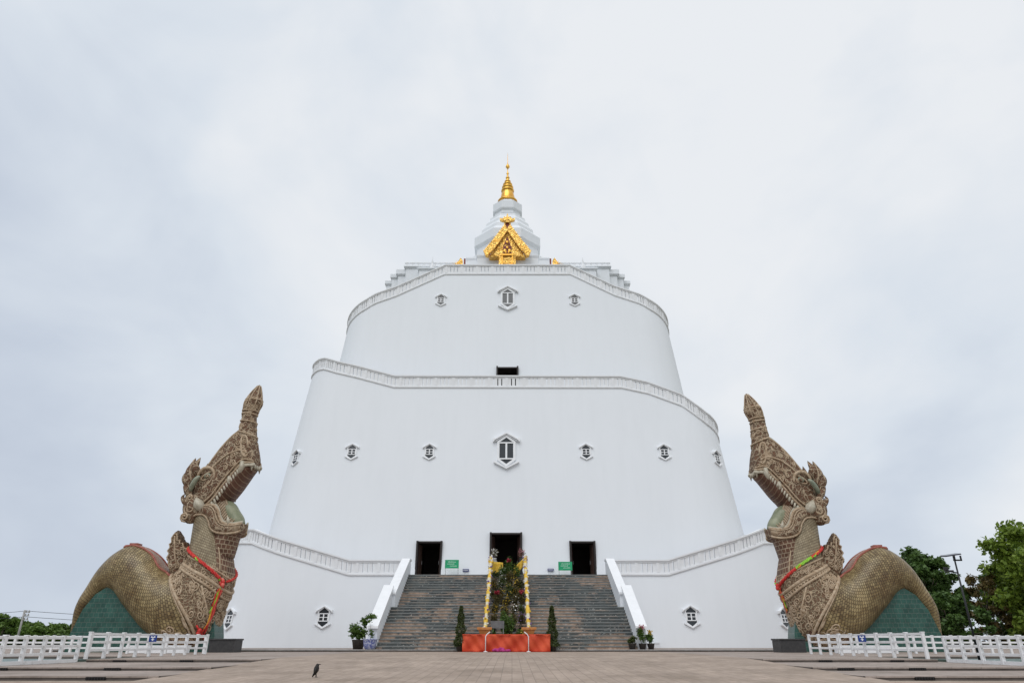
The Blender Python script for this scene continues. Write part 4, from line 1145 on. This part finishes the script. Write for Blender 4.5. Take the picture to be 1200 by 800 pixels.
BODY = [((-9.85,.2),(-9.3,.2),.3), ((-9.85,1.5),(-9.3,1.46),.35), ((-9.95,2.9),(-9.05,2.6),.55), ((-9.75,3.8),(-8.75,3.25),.75), ((-9.4,4.6),(-8.4,3.7),.85), ((-8.72,6.0),(-8.0,4.2),1.05), ((-7.7,7.1),(-7.6,4.3),1.35), ((-6.44,7.62),(-7.1,4.1),1.65), ((-5.0,6.98),(-6.2,3.2),1.9), ((-4.1,6.1),(-4.25,1.5),2.1), ((-3.6,5.7),(-1.9,.25),2.15), ((-3.2,5.5),(.2,1.15),2.1), ((-2.85,5.75),(.85,3.6),1.95), ((-2.35,6.6),(1.1,5.1),1.75), ((-2.38,7.5),(.8,6.55),1.58), ((-2.42,8.7),(.4,7.5),1.42), ((-2.46,9.9),(.0,8.3),1.3), ((-2.5,10.8),(-.4,9.6),1.15)]
HEAD = [((-3.1,12.3),(-2.4,9.7),1.1), ((-2.7,13.1),(-1.5,9.9),1.45), ((-2.23,13.5),(-.65,10.6),1.55), ((-1.56,14.65),(-.05,11.55),1.5), ((-.98,15.55),(.5,12.4),1.38), ((-.25,16.35),(.98,13.1),1.25), ((.48,16.6),(1.3,13.32),1.12), ((1.05,16.1),(1.62,13.38),.98), ((1.42,15.3),(1.8,13.55),.7)]
PALATE = [((-1.5,11.0),(-.9,10.0),1.0), ((-.9,12.0),(-.2,10.6),1.15), ((-.2,12.8),(.45,11.35),1.12), ((.4,13.4),(.95,12.1),1.02), ((.8,13.8),(1.35,12.72),.92), ((1.2,13.9),(1.62,13.0),.72)]
JAW = [((-2.4,10.3),(-2.5,9.35),1.2), ((-1.25,10.42),(-1.75,9.55),1.45), ((-.62,10.36),(-1.2,9.5),1.47), ((-.22,10.0),(-.78,9.1),1.45), ((.02,9.45),(-.48,8.5),1.4), ((.32,9.05),(.05,8.25),1.3), ((.95,8.95),(.8,8.2),1.08), ((1.35,9.05),(1.3,8.3),.78), ((1.5,9.1),(1.48,8.5),.4)]
def make_naga(loc, ang, mirror, label, seed):
    rnd = random.Random(seed)
    root = empty('serpent_statue', (loc[0], loc[1], 0), ang, label, 'statue', 'giant serpent statues flanking the pagoda')
    parts = []
    def out(mb, name, mats, parent=root, smooth=False, **kw):
        o = mb.build(name, mats, parent, smooth, **kw)
        if mirror: flip(o)
        return o
    body = Loft(BODY, 5, 2.15)
    pi = math.pi
    def bm(i, th):
        a = (th + pi) % (2*pi) - pi        # 0 front
        if 6.6 <= i <= 10.6 and abs(abs(a)-pi) < .34 + .05*math.sin(i*3): return 3
        if i > 10.9 and i < 12.55: return 1 if abs(a) < 2.75 else 0
        if i >= 9.5 and i <= 10.9 and abs(a) < .95: return 2
        if i >= 12.55 and i < 13.2: return 1
        if i >= 13.2: return 2 if abs(a) < 1.0 else 4
        return 0
    m = MB(); body.mesh(m, 56, bm); b = out(m, 'body', [M['scale'], M['ornfine'], M['plates'], M['saddle'], M['neckscale']], smooth=True)
    # necklace bands, saddle borders and chest ornaments
    m = MB()
    def ring(i, r, off=.03, a0=-2.95, a1=2.95, n=70, dip=0.0):
        pts = [body.P(i - dip*math.cos(t)**2*(1 if math.cos(t) > 0 else 0), t, off) for t in np.linspace(a0, a1, n)]
        m.tube(pts, r, 6)
    for i, r in ((12.62,.13),(12.50,.06),(12.34,.10),(11.0,.11),(10.86,.06),(13.25,.07)): ring(i, r, dip=.25)
    for k in range(46):
        t = -2.8 + 5.6*k/45; m.ball(body.P(12.42 - (.25*math.cos(t)**2 if math.cos(t) > 0 else 0), t, .05), .085, 6, 5)
    for s2 in (-1, 1): # side pendants and tie bands
        m.tube([body.P(11.0, s2*1.9, .04), body.P(10.75, s2*1.1, .06), body.P(10.9, s2*.35, .06)], .08, 6)
        m.tube([body.P(12.2, s2*1.3, .05), body.P(11.6, s2*.8, .06), body.P(10.95, s2*.3, .05)], .07, 6)
        m.tube([body.P(i, s2*.85, .02) for i in np.arange(13.2, 16.6, .15)], .06, 5)
    out(m, 'necklace', M['tan'], smooth=True)
    m = MB()
    for s2 in (-1, 1):
        m.tube([body.P(i, pi - s2*(.36+.05*math.sin(i*3)), .02) for i in np.arange(6.5, 10.9, .12)], .09, 6)
    m.tube([body.P(6.55, pi+t, .03) for t in np.linspace(-.36,.36,9)], .12, 6)
    m.box(-6.9,-6.3,-.35,.35,7.5,7.72)
    out(m, 'saddle_border', M['reddish'], smooth=True)
    m = MB()
    spiral_ridges(m, body, [(11.1,12.2,.3,1.5),(11.1,12.2,-1.5,-.3),(11.1,12.2,1.5,2.6),(11.1,12.0,-.4,.4)], 60, .30, .05, rnd)
    spiral_ridges(m, body, [(12.75,13.2,.2,2.6),(12.75,13.15,-1.5,.2)], 34, .22, .045, rnd)
    spiral_ridges(m, body, [(9.7,10.6,.1,.9),(9.9,10.7,.6,1.2)], 16, .36, .055, rnd)
    out(m, 'scroll_relief', M['tan'], smooth=True)
    # tiled wall filling the arch
    m = MB(); poly = [(-9.55,.3),(-9.45,1.5),(-8.95,3.1),(-8.3,4.1),(-7.5,4.65),(-6.8,4.4),(-5.5,2.9),(-4,2.0),(-1,2.0),(.2,2.4),(.5,2.5),(.72,1.4),(.85,.3)]
    n = len(poly)
    for sgn, yy in ((-1,-.85),(1,.85)):
        idx = tuple(range(n)) if sgn < 0 else tuple(range(n-1,-1,-1))
        m.add([(p[0], yy, p[1]) for p in poly], [idx], 0, [[poly[i] for i in idx]])
    for i in range(n):
        j = (i+1) % n; p, q = poly[i], poly[j]
        m.add([(p[0],-.85,p[1]),(p[0],.85,p[1]),(q[0],.85,q[1]),(q[0],-.85,q[1])], [(0,1,2,3)], 0, [[(0,p[1]+p[0]),(2.1,p[1]+p[0]),(2.1,q[1]+q[0]),(0,q[1]+q[0])]])
    out(m, 'tiled_infill', M['tealtile'])
    # dorsal flame fin
    m = MB()
    fin = [(-3.3,5.3),(-3.7,5.9),(-3.75,6.3),(-3.95,6.5),(-3.8,6.85),(-4.0,7.1),(-3.82,7.4),(-3.95,7.7),(-3.75,7.85),(-3.85,8.25),(-3.7,8.55),(-3.55,8.66),(-3.38,8.45),(-3.32,8.0),(-3.1,8.05),(-3.0,7.7),(-2.75,7.8),(-2.6,7.4),(-2.2,7.2),(-1.9,6.2),(-2.1,5.3)]
    fc = np.mean(np.array(fin), axis=0)
    nf = len(fin)
    rings = []
    for yy, k in ((-.55,.80),(-.42,.93),(-.2,1.0),(.2,1.0),(.42,.93),(.55,.80)):
        rings.append([(fc[0]+(p[0]-fc[0])*k, yy, fc[1]+(p[1]-fc[1])*k) for p in fin])
    vs = [p for r in rings for p in r]; fs = [tuple(range(nf)), tuple(5*nf+j for j in range(nf-1,-1,-1))]
    for r in range(5):
        for j in range(nf): fs.append((r*nf+j, (r+1)*nf+j, (r+1)*nf+(j+1)%nf, r*nf+(j+1)%nf))
    m.add(vs, fs); f = out(m, 'dorsal_fin', M['orn'])
    m = MB()
    for yy in (-.58,.58):
        m.tube([(fc[0]+(p[0]-fc[0])*.8, yy, fc[1]+(p[1]-fc[1])*.8) for p in fin[:-1]], .06, 5)
        m.tube([(-2.9,yy,5.9),(-3.2,yy,6.6),(-3.4,yy,7.4),(-3.55,yy,8.2)], .06, 5)
        for q in range(9):
            cx_, cz_ = rnd.uniform(-3.5,-2.4), rnd.uniform(5.9,7.3); S = .2
            m.tube([(cx_+S*(.2+.8*k/11)*math.cos(k*.8), yy, cz_+S*(.2+.8*k/11)*math.sin(k*.8)) for k in range(12)], .045, 5)
    out(m, 'fin_relief', M['tan'], smooth=True)
    # ---- head: everything above the neck turns a little more towards the front
    turn = Matrix.Translation((-1.2,0,9.5)) @ Matrix.Rotation(R(3.2 if mirror else 0), 4, 'Y') @ Matrix.Translation((1.2,0,-9.5)) @ Matrix.Translation((-1.0,0,0)) @ Matrix.Rotation(R(-9), 4, 'Z') @ Matrix.Translation((1.0,0,0))
    def outh(mb, name, mats, smooth=False, parent=None):
        o = mb.build(name, mats, parent or root, smooth)
        o.data.transform(turn)
        if mirror: flip(o)
        return o
    head = Loft(HEAD, 5, 2.7, .42)
    def hm(i, th):
        a = (th + pi) % (2*pi) - pi
        if abs(a) > 2.38 and 1.7 < i < 5.5: return 1
        if abs(a) < .55 and i > .8: return 2
        return 0
    m = MB(); head.mesh(m, 44, hm); ho = outh(m, 'head', [M['orn'], M['slate'], M['plates']], True)
    m = MB()
    spiral_ridges(m, head, [(1.2,6.4,1.0,2.4),(1.2,6.4,-2.4,-1.0),(5.2,7.0,.8,2.9),(5.2,7.0,-2.9,-.8)], 70, .24, .045, rnd)
    for s2 in (-1, 1):
        m.tube([head.P(i, s2*2.38, .02) for i in np.arange(1.5,6.0,.2)], .08, 6)      # edge of the crown strip
        m.tube([head.P(i, s2*(2.1-.12*i), .02) for i in np.arange(2.2,6.8,.2)], .08, 6)
        m.tube([head.P(6.2+.55*math.cos(a), s2*(1.55+.45*math.sin(a)), .03) for a in np.linspace(0,5.6,18)], .08, 6)   # nostril
    outh(m, 'scroll_relief', M['tan'], True, ho)
    pal = Loft(PALATE, 4, 2.3)
    m = MB(); pal.mesh(m, 28); outh(m, 'palate', M['palate'], True, ho)
    # lips and teeth
    m = MB(); th_ = MB()
    for s2 in (-1, 1):
        lipth = .62
        pts = [head.P(i, s2*(lipth+.1), .05) for i in np.arange(.9, 8.01, .15)]
        m.tube(pts, .09, 7)
        m.tube([head.P(i, s2*(lipth+.32), .04) for i in np.arange(.9, 8.0, .15)], .06, 6)
        k = 0
        for i in np.arange(1.1, 7.95, .25):
            p = head.P(i, s2*(lipth+.02), .12)
            L_ = .34 if i < 5.6 else .22; tr_ = .78 if i < 5.6 else .55
            th_.tube([p + Vector((0,0,.0)), p + Vector((.10,0,-L_*.7)), p + Vector((.13,0,-L_))], [.12*tr_,.115*tr_,.05*tr_], 6); k += 1
        # long corner fangs
        p = head.P(5.3, s2*lipth*1.05, .06); th_.tube([p+Vector((0,0,.25)), p+Vector((.05,-.05*s2,-.2)), p+Vector((-.05,-.02*s2,-.5)), p+Vector((-.12,0,-.75))], [.2,.21,.15,.03], 8)
        p = head.P(3.7, s2*lipth*1.05, .05); th_.tube([p+Vector((0,0,.15)), p+Vector((.0,-.05*s2,-.2)), p+Vector((-.12,0,-.6))], [.17,.15,.03], 8)
        p = head.P(7.2, s2*lipth*.9, .05); th_.tube([p+Vector((0,0,.1)), p+Vector((.06,0,-.22)), p+Vector((.08,0,-.52))], [.13,.1,.02], 8)
        # ball-shaped cheek tusk
        c = head.P(.98, s2*.95, .08); th_.tube([c+Vector((.30,0,-.42)), c+Vector((.2,-.1*s2,-.25)), c+Vector((.0,-.15*s2,.05)), c+Vector((-.22,-.1*s2,.35)), c+Vector((-.36,-.05*s2,.6))], [.15,.34,.4,.22,.04], 10)
    for k in range(5):
        t = -.5 + k*.25; p = head.P(7.6, t, .0); th_.cone(p, p+Vector((.1,0,-.42)), .11, 6)
    outh(m, 'lip', M['tan'], True, ho)
    outh(th_, 'teeth', M['tooth'], True, ho)
    # eyes with rings and brows
    for s2 in (-1, 1):
        m = MB(); c = head.P(2.2, s2*1.72, -.02); m.ball(c, (.30,.2,.24), 14, 10); e = outh(m, 'eye', M['slate'], True, ho)
        m = MB(); m.ball(c + Vector((.06, -s2*.2, -.04)), (.16,.1,.15), 12, 8); outh(m, 'pupil', M['orn'], True, ho)
        m = MB()
        m.tube([c + Vector((.44*math.cos(a)+.14*math.sin(a), -s2*.06, .30*math.sin(a)+.14*math.cos(a))) for a in np.linspace(0, 2*pi, 20)[:-1]], .065, 6, closed=True)
        m.tube([c + Vector((.6*math.cos(a)-.05*a, -s2*.12, .62*math.sin(a))) for a in np.linspace(-.4, 3.6, 16)], [.06+.08*math.sin(pi*k/15) for k in range(16)], 6)
        outh(m, 'eye_ring', M['tan'], True, ho)
    # ears / flame crest at the back of the head
    for s2 in (-1, 1):
        m = MB()
        blades = [((-2.7,12.2),(-3.1,13.0),(-2.98,14.1),.42), ((-2.8,11.7),(-3.3,12.5),(-3.2,13.45),.38), ((-2.5,12.7),(-2.7,13.4),(-2.5,14.1),.34), ((-2.6,11.0),(-3.0,11.6),(-3.15,12.3),.28), ((-2.5,10.4),(-2.95,10.7),(-3.15,11.3),.26)]
        for bi, (p0, p1, p2, w) in enumerate(blades):
            y = -s2*(.9 + .06*bi)
            pts = [Vector((p0[0], y*.9, p0[1])), Vector((p1[0]*.55+p0[0]*.45, y*1.1, p1[1]*.55+p0[1]*.45)), Vector((p1[0], y*1.12, p1[1])), Vector((p2[0]-.1, y*1.02, (p1[1]+p2[1])/2)), Vector((p2[0], y*.95, p2[1]))]
            m.tube(catmull(pts, 4), [w*(.55+.45*math.sin(pi*min(1,k/16*.8+.2)))*(1-(k/16)**3*.95) for k in range(17)], 8)
        outh(m, 'ear_crest', M['orn'], True, ho)
        m = MB()
        for (p0, p1, p2, w) in blades:
            y = -s2*(1.1+w*.55)
            m.tube(catmull([(p0[0],y*.95,p0[1]),(p1[0]+.15,y,p1[1]),(p2[0]+.02,y*.8,p2[1]-.2)], 5), .055, 5)
        # cheek scrolls
        for cx_, cz_, S in ((-2.3,10.1,.5),(-2.6,9.5,.36),(-2.45,10.9,.3)):
            m.tube([(cx_+S*(.15+.85*k/15)*math.cos(k*.75*1), -s2*(1.5-.1*k/15), cz_+S*(.15+.85*k/15)*math.sin(k*.75)) for k in range(16)], .075, 6)
        outh(m, 'ear_relief', M['tan'], True, ho)
        m = MB(); m.ball((-2.3, -s2*1.05, 10.3), (.8,.5,.95), 16, 12); m.ball((-2.4,-s2*.95,9.6), (.6,.5,.55), 12, 9); outh(m, 'cheek', M['orn'], True, ho)
        m = MB(); m.tube(catmull([(-2.75,-s2*1.1,11.3),(-2.5,-s2*1.4,11.75),(-2.15,-s2*1.52,12.3),(-1.9,-s2*1.5,12.5)],5), [.06+.14*math.sin(pi*k/15) for k in range(16)], 8); outh(m, 'ear_hollow', M['slate'], True, ho)
    # horn
    hp = [((-.3,15.2),(1.4,14.9),.82),((-.17,16.1),(1.35,15.6),.78),((-.1,17.0),(1.15,16.8),.62),((-.08,17.7),(1.05,17.6),.56),((-.08,18.2),(1.15,18.15),.6),((-.06,18.65),(1.33,18.6),.66),((.13,19.1),(1.28,19.05),.55),((.38,19.55),(1.2,19.5),.4),((.7,20.0),(1.08,19.98),.18),((.9,20.24),(.98,20.22),.03)]
    horn = Loft(hp, 4, 2.1)
    m = MB(); horn.mesh(m, 24); hn = outh(m, 'horn', M['orn'], True)
    m = MB()
    for i in (1.2, 2.2, 3.1, 3.6, 5.6): m.tube([horn.P(i, t, .02) for t in np.linspace(0, 2*pi, 25)[:-1]], .07, 6, closed=True)
    spiral_ridges(m, horn, [(.4,6.2,0,6.28)], 60, .2, .045, rnd)
    for t in np.linspace(0, 2*pi, 9)[:-1]: m.tube([horn.P(i, t, .02) for i in np.arange(3.7, 8.6, .3)], .05, 5)
    outh(m, 'horn_relief', M['tan'], True, hn)
    # lower jaw
    jaw = Loft(JAW, 5, 3.0)
    m = MB(); jaw.mesh(m, 36, lambda i, th: 1 if i > .5 and abs(((th+pi) % (2*pi))-pi) < .5 else 0); jo = outh(m, 'lower_jaw', [M['orn'], M['plates']], True)
    m = MB(); th_ = MB()
    for s2 in (-1, 1):
        m.tube([jaw.P(i, s2*2.45, .06) for i in np.arange(.6, 7.6, .12)], .11, 7)
        m.tube([jaw.P(i, s2*2.05, .05) for i in np.arange(.4, 7.8, .12)], .05, 6)
        m.tube([jaw.P(i, s2*1.0, .05) for i in np.arange(.4, 7.8, .12)], .09, 6)
        k = 0
        for i in np.arange(.9, 7.6, .17):
            p = jaw.P(i, s2*2.5, 0); th_.tube([p, p+Vector((.05,0,.15)), p+Vector((.08,0,.24))], [.085,.08,.03], 6); k += 1
            q = jaw.P(i, s2*1.9, .03); m.tube([q, jaw.P(i, s2*1.15, .03)], .035, 4)
        p = jaw.P(5.6, s2*2.5, 0); th_.tube([p, p+Vector((-.05,-s2*.05,.35)), p+Vector((-.2,0,.7))], [.16,.13,.02], 8)
    gm = MB()
    for s2 in (-1, 1):
        lo = [jaw.P(i, s2*2.55, .0) for i in np.arange(1.0, 5.9, .34)]
        hi = [p + Vector((.24, s2*.48, .8)) for p in lo]
        n = len(lo); gm.add(lo+hi, [(k, k+1, n+k+1, n+k) for k in range(n-1)])
        for k in range(0, n): m.tube([lo[k]+Vector((0,-s2*.03,0)), (lo[k]+hi[k])/2+Vector((-.02,-s2*.06,0)), hi[k]], [.05,.045,.035], 5)
        m.tube(hi, .07, 5)
    outh(gm, 'gum', M['plates'], False, jo)
    outh(m, 'lip', M['tan'], True, jo); outh(th_, 'teeth', M['tooth'], True, jo)
    tongue = Loft([((-1.1,10.75),(-1.4,9.9),.62),((-.2,10.9),(-.6,9.8),.64),((.42,10.65),(.0,9.2),.62),((.88,10.1),(.4,8.8),.58),((1.25,9.65),(.75,8.6),.58),((1.42,9.2),(1.1,8.6),.45)], 4, 2.2)
    m = MB(); tongue.mesh(m, 24); outh(m, 'tongue', M['tongue'], True, jo)
    # throat skin of square plates under the chin
    beard = Loft([((-.6,8.8),(1.2,8.35),.95),((-.6,8.2),(1.05,7.95),1.05),((-.6,7.4),(.95,7.3),1.02),((-.4,6.6),(.9,6.7),.8)], 4, 2.4)
    m = MB(); beard.mesh(m, 28); outh(m, 'throat', M['plates'], True, jo)
    # ---- garland, a thing of its own
    g = empty('ribbon_garland', (loc[0], loc[1], 0), ang, ('red ribbon garland knotted at the front of the left serpent statue, with hanging tails' if not mirror else 'red and lime ribbon garland slung round the neck of the right serpent statue'), 'garland', 'ribbon garlands on the serpent statues')
    k0 = .62 if not mirror else .12
    def sidx(t):
        d = abs(((t - k0 + pi) % (2*pi)) - pi)
        return 12.75 + 1.45*(d/pi)**.85
    ts = np.linspace(k0, k0+2*pi, 90)
    pts = [body.P(sidx(t), t, .10) for t in ts]
    m = MB()
    for s3 in range(3):
        pp = [p + Vector((.06*math.cos(k*.9+s3*2.1), .06*math.sin(k*.9+s3*2.1), .06*math.sin(k*.9+s3*2.1))) for k, p in enumerate(pts)]
        for k in range(0, len(pp)-3, 3):
            c = 0
            if not mirror and 40 > k > 27 and s3 < 2: c = 1
            if mirror and 12 < k < 24: c = 2
            if rnd.random() < .12: c = rnd.choice((1,2,3))
            m.tube(pp[k:k+4], .06, 5, c, cap=False)
    def gout(mb, name, mats):
        o = mb.build(name, mats, g, True)
        if mirror: flip(o)
    mats = [M['rib_red'], M['rib_orange'], M['rib_lime'], M['rib_pink']]
    gout(m, 'braid', mats)
    m = MB(); kn = pts[0]
    for k in range(7): m.ball(kn + Vector((rnd.uniform(-.15,.15), -.08-.05*rnd.random(), rnd.uniform(-.2,.15))), (.13,.1,.16), 8, 6, k % 2*3)
    gout(m, 'knot', mats)
    m = MB()
    for k in range(6):
        lo = (10.9 if k < 4 else 11.5) + rnd.uniform(-.1,.35) if not mirror else 11.9 + rnd.uniform(-.2,.3)
        pp = [body.P(i, k0 + .03*(k-2.5) + .02*math.sin(i*9+k), .1) for i in np.linspace(12.75, lo, 14)]
        m.tube(pp, [.05+.015*math.sin(q*1.7+k) for q in range(14)], 5, (0,3,0,1,2,0)[k])
    gout(m, 'hanging_tail', mats)
    if not mirror:
        m = MB(); pp = [body.P(10.9+.25*abs(t-.15), t, .12) for t in np.linspace(.9,-.5,14)]
        m.tube(pp, .065, 6, 0); 
        for k in range(4): m.ball(pp[2]+Vector((rnd.uniform(-.2,.2),-.08,rnd.uniform(-.15,.15))), .16, 7, 5, 0)
        gout(m, 'lower_ribbon', mats)
    return root
M['rib_red'] = varied('red_ribbon', (.50,.02,.02), (.62,.05,.035), 5, .6, .1)
M['rib_orange'] = varied('orange_ribbon', (.65,.26,.03), (.72,.38,.05), 5, .6, .1)
M['rib_lime'] = varied('lime_ribbon', (.22,.50,.03), (.32,.60,.06), 5, .6, .1)
M['rib_pink'] = varied('coral_ribbon', (.66,.10,.08), (.75,.18,.13), 5, .6, .1)
make_naga((-21.6, 53.0), R(0), False, 'giant carved serpent statue with open jaws and scaled body, left of the pagoda, facing right', 3)
make_naga((21.25, 54.6), R(-5), True, 'giant carved serpent statue with open jaws and scaled body, right of the pagoda, facing left', 5)

# ------------------------------------------------------------------ trees and far things
def vegetation():
    G = 'trees beside the right statue'
    make_tree('broadleaf_tree', 62.8, 84, 13.4, 6.2, 'leaf_bright', 'tall bright green leafy tree at the right edge of the photo', G, seed=4, nclump=95, leafn=230, lsize=.55, crown_lo=.12)
    make_tree('broadleaf_tree', 71, 90, 14.0, 6.0, 'leaf_bright', 'bright green tree partly cut by the right edge of the photo', G, seed=14, nclump=70, leafn=200, lsize=.55, crown_lo=.1)
    make_tree('broadleaf_tree', 53.4, 94, 11.4, 4.0, 'leaf_dark', 'dark green tree right behind the tail of the right statue', G, seed=5, nclump=75, leafn=210, lsize=.5, crown_lo=.15)
    make_tree('broadleaf_tree', 57.5, 100, 9.6, 3.6, 'leaf_dark', 'shorter dark green tree behind the lamp post', G, seed=6, nclump=55, leafn=190, lsize=.5, crown_lo=.1)
    make_tree('dry_tree', 63.0, 112, 11.5, 4.4, 'leaf_dry', 'sparse brownish dry tree between the green trees on the right', G, seed=8, nclump=50, leafn=75, lsize=.5, crown_lo=.1, bark='palebark')
    make_tree('dry_tree', 58.5, 90, 8.2, 2.8, 'leaf_dry', 'small brown withered tree with a pale trunk left of the tall bright tree', G, seed=9, nclump=40, leafn=80, lsize=.42, crown_lo=.05, bark='palebark')
    make_tree('broadleaf_tree', 66.0, 96, 9.5, 4.0, 'leaf_dark', 'low dark green tree beneath the tall bright tree', G, seed=10, nclump=60, leafn=190, lsize=.5, crown_lo=.03)
    make_tree('dry_tree', 61.5, 82, 5.2, 3.2, 'leaf_dry', 'low rusty brown bush under the trees on the right', G, seed=21, nclump=40, leafn=90, lsize=.4, crown_lo=.02, bark='palebark', trunk_r=.08)
    make_tree('broadleaf_tree', 52, 88, 6.0, 3.4, 'leaf_dark', 'bushy dark green undergrowth tree just right of the statue tail', G, seed=12, nclump=50, leafn=170, lsize=.45, crown_lo=.02)
    # filler wood behind, one mass
    P = []
    for k in range(70):
        x = nrg.uniform(58, 150); y = nrg.uniform(118, 150); P.append(blob((x, y, nrg.uniform(.5, 8.5)), (4,4,2.6), 130, .2))
    o = leafmesh('wood', np.concatenate(P), .9, M['leaf_dark'], aspect=.6); tag(o, 'dim mass of woodland far behind the trees on the right', 'woodland', kind='stuff')
    G = 'far trees beyond the left fence'
    labs = ['round green tree at the far left edge beyond the fence','low spreading green tree beside the utility pole','mid green tree right of the utility pole','broad green tree in the middle of the far left row','small green tree second from the left statue tail','green tree nearest the left statue tail']
    for k, (px, h, w) in enumerate(((3,6.4,3.6),(19,4.2,4.2),(34,5.2,4.8),(50,4.4,4.8),(63,3.6,4.0),(77,4.6,4.2))):
        y = 168 + 5*(k % 3); x = (px-600)/800*(y*.916+.9)
        make_tree('distant_tree', x, y, h, w, 'leaf_far', labs[k], G, seed=30+k, nclump=34, leafn=120, lsize=.75, crown_lo=.1, z0=0)
    P = []
    for k in range(60):
        x = nrg.uniform(-190, -98); P.append(blob((x, nrg.uniform(176, 186), nrg.uniform(.2, 2.2)), (3.5,2.5,1.6), 90, .2))
    o = leafmesh('hedge', np.concatenate(P), .8, M['leaf_far'], aspect=.6); tag(o, 'continuous green scrub along the far left horizon', 'scrub', kind='stuff')
    # utility pole
    t = empty('utility_pole', (-86.4, 130, 0), 0, 'concrete utility pole with cross-arms and sagging wires on the far left', 'utility pole')
    m = MB(); m.tube([(0,0,0),(0,0,6.1)], [.22,.14], 8); m.build('pole', M['concrete'], t, True)
    m = MB()
    for z in (5.7, 5.15, 4.5): m.box(-.15, 1.0, -.08, .08, z-.06, z+.06); m.box(.25,.4,-.1,.1,z,z+.35); m.box(.75,.9,-.1,.1,z,z+.35)
    m.build('cross_arm', M['concrete'], t)
    m = MB()
    for z, dz in ((5.95,-.2),(5.0,-.1)):
        for a, b, sag in (((.3,0,z),(-42,18,z+.1),.5),((.3,0,z),(45,14,z-1.2),.5)):
            a, b = Vector(a), Vector(b); m.tube([a.lerp(b, k/14) - Vector((0,0,sag*4*(k/14)*(1-k/14))) for k in range(15)], .035, 4)
    m.build('wire', M['blackmetal'], t)
vegetation()

scene.render.engine = 'CYCLES'
scene.render.resolution_x = 1024; scene.render.resolution_y = 682
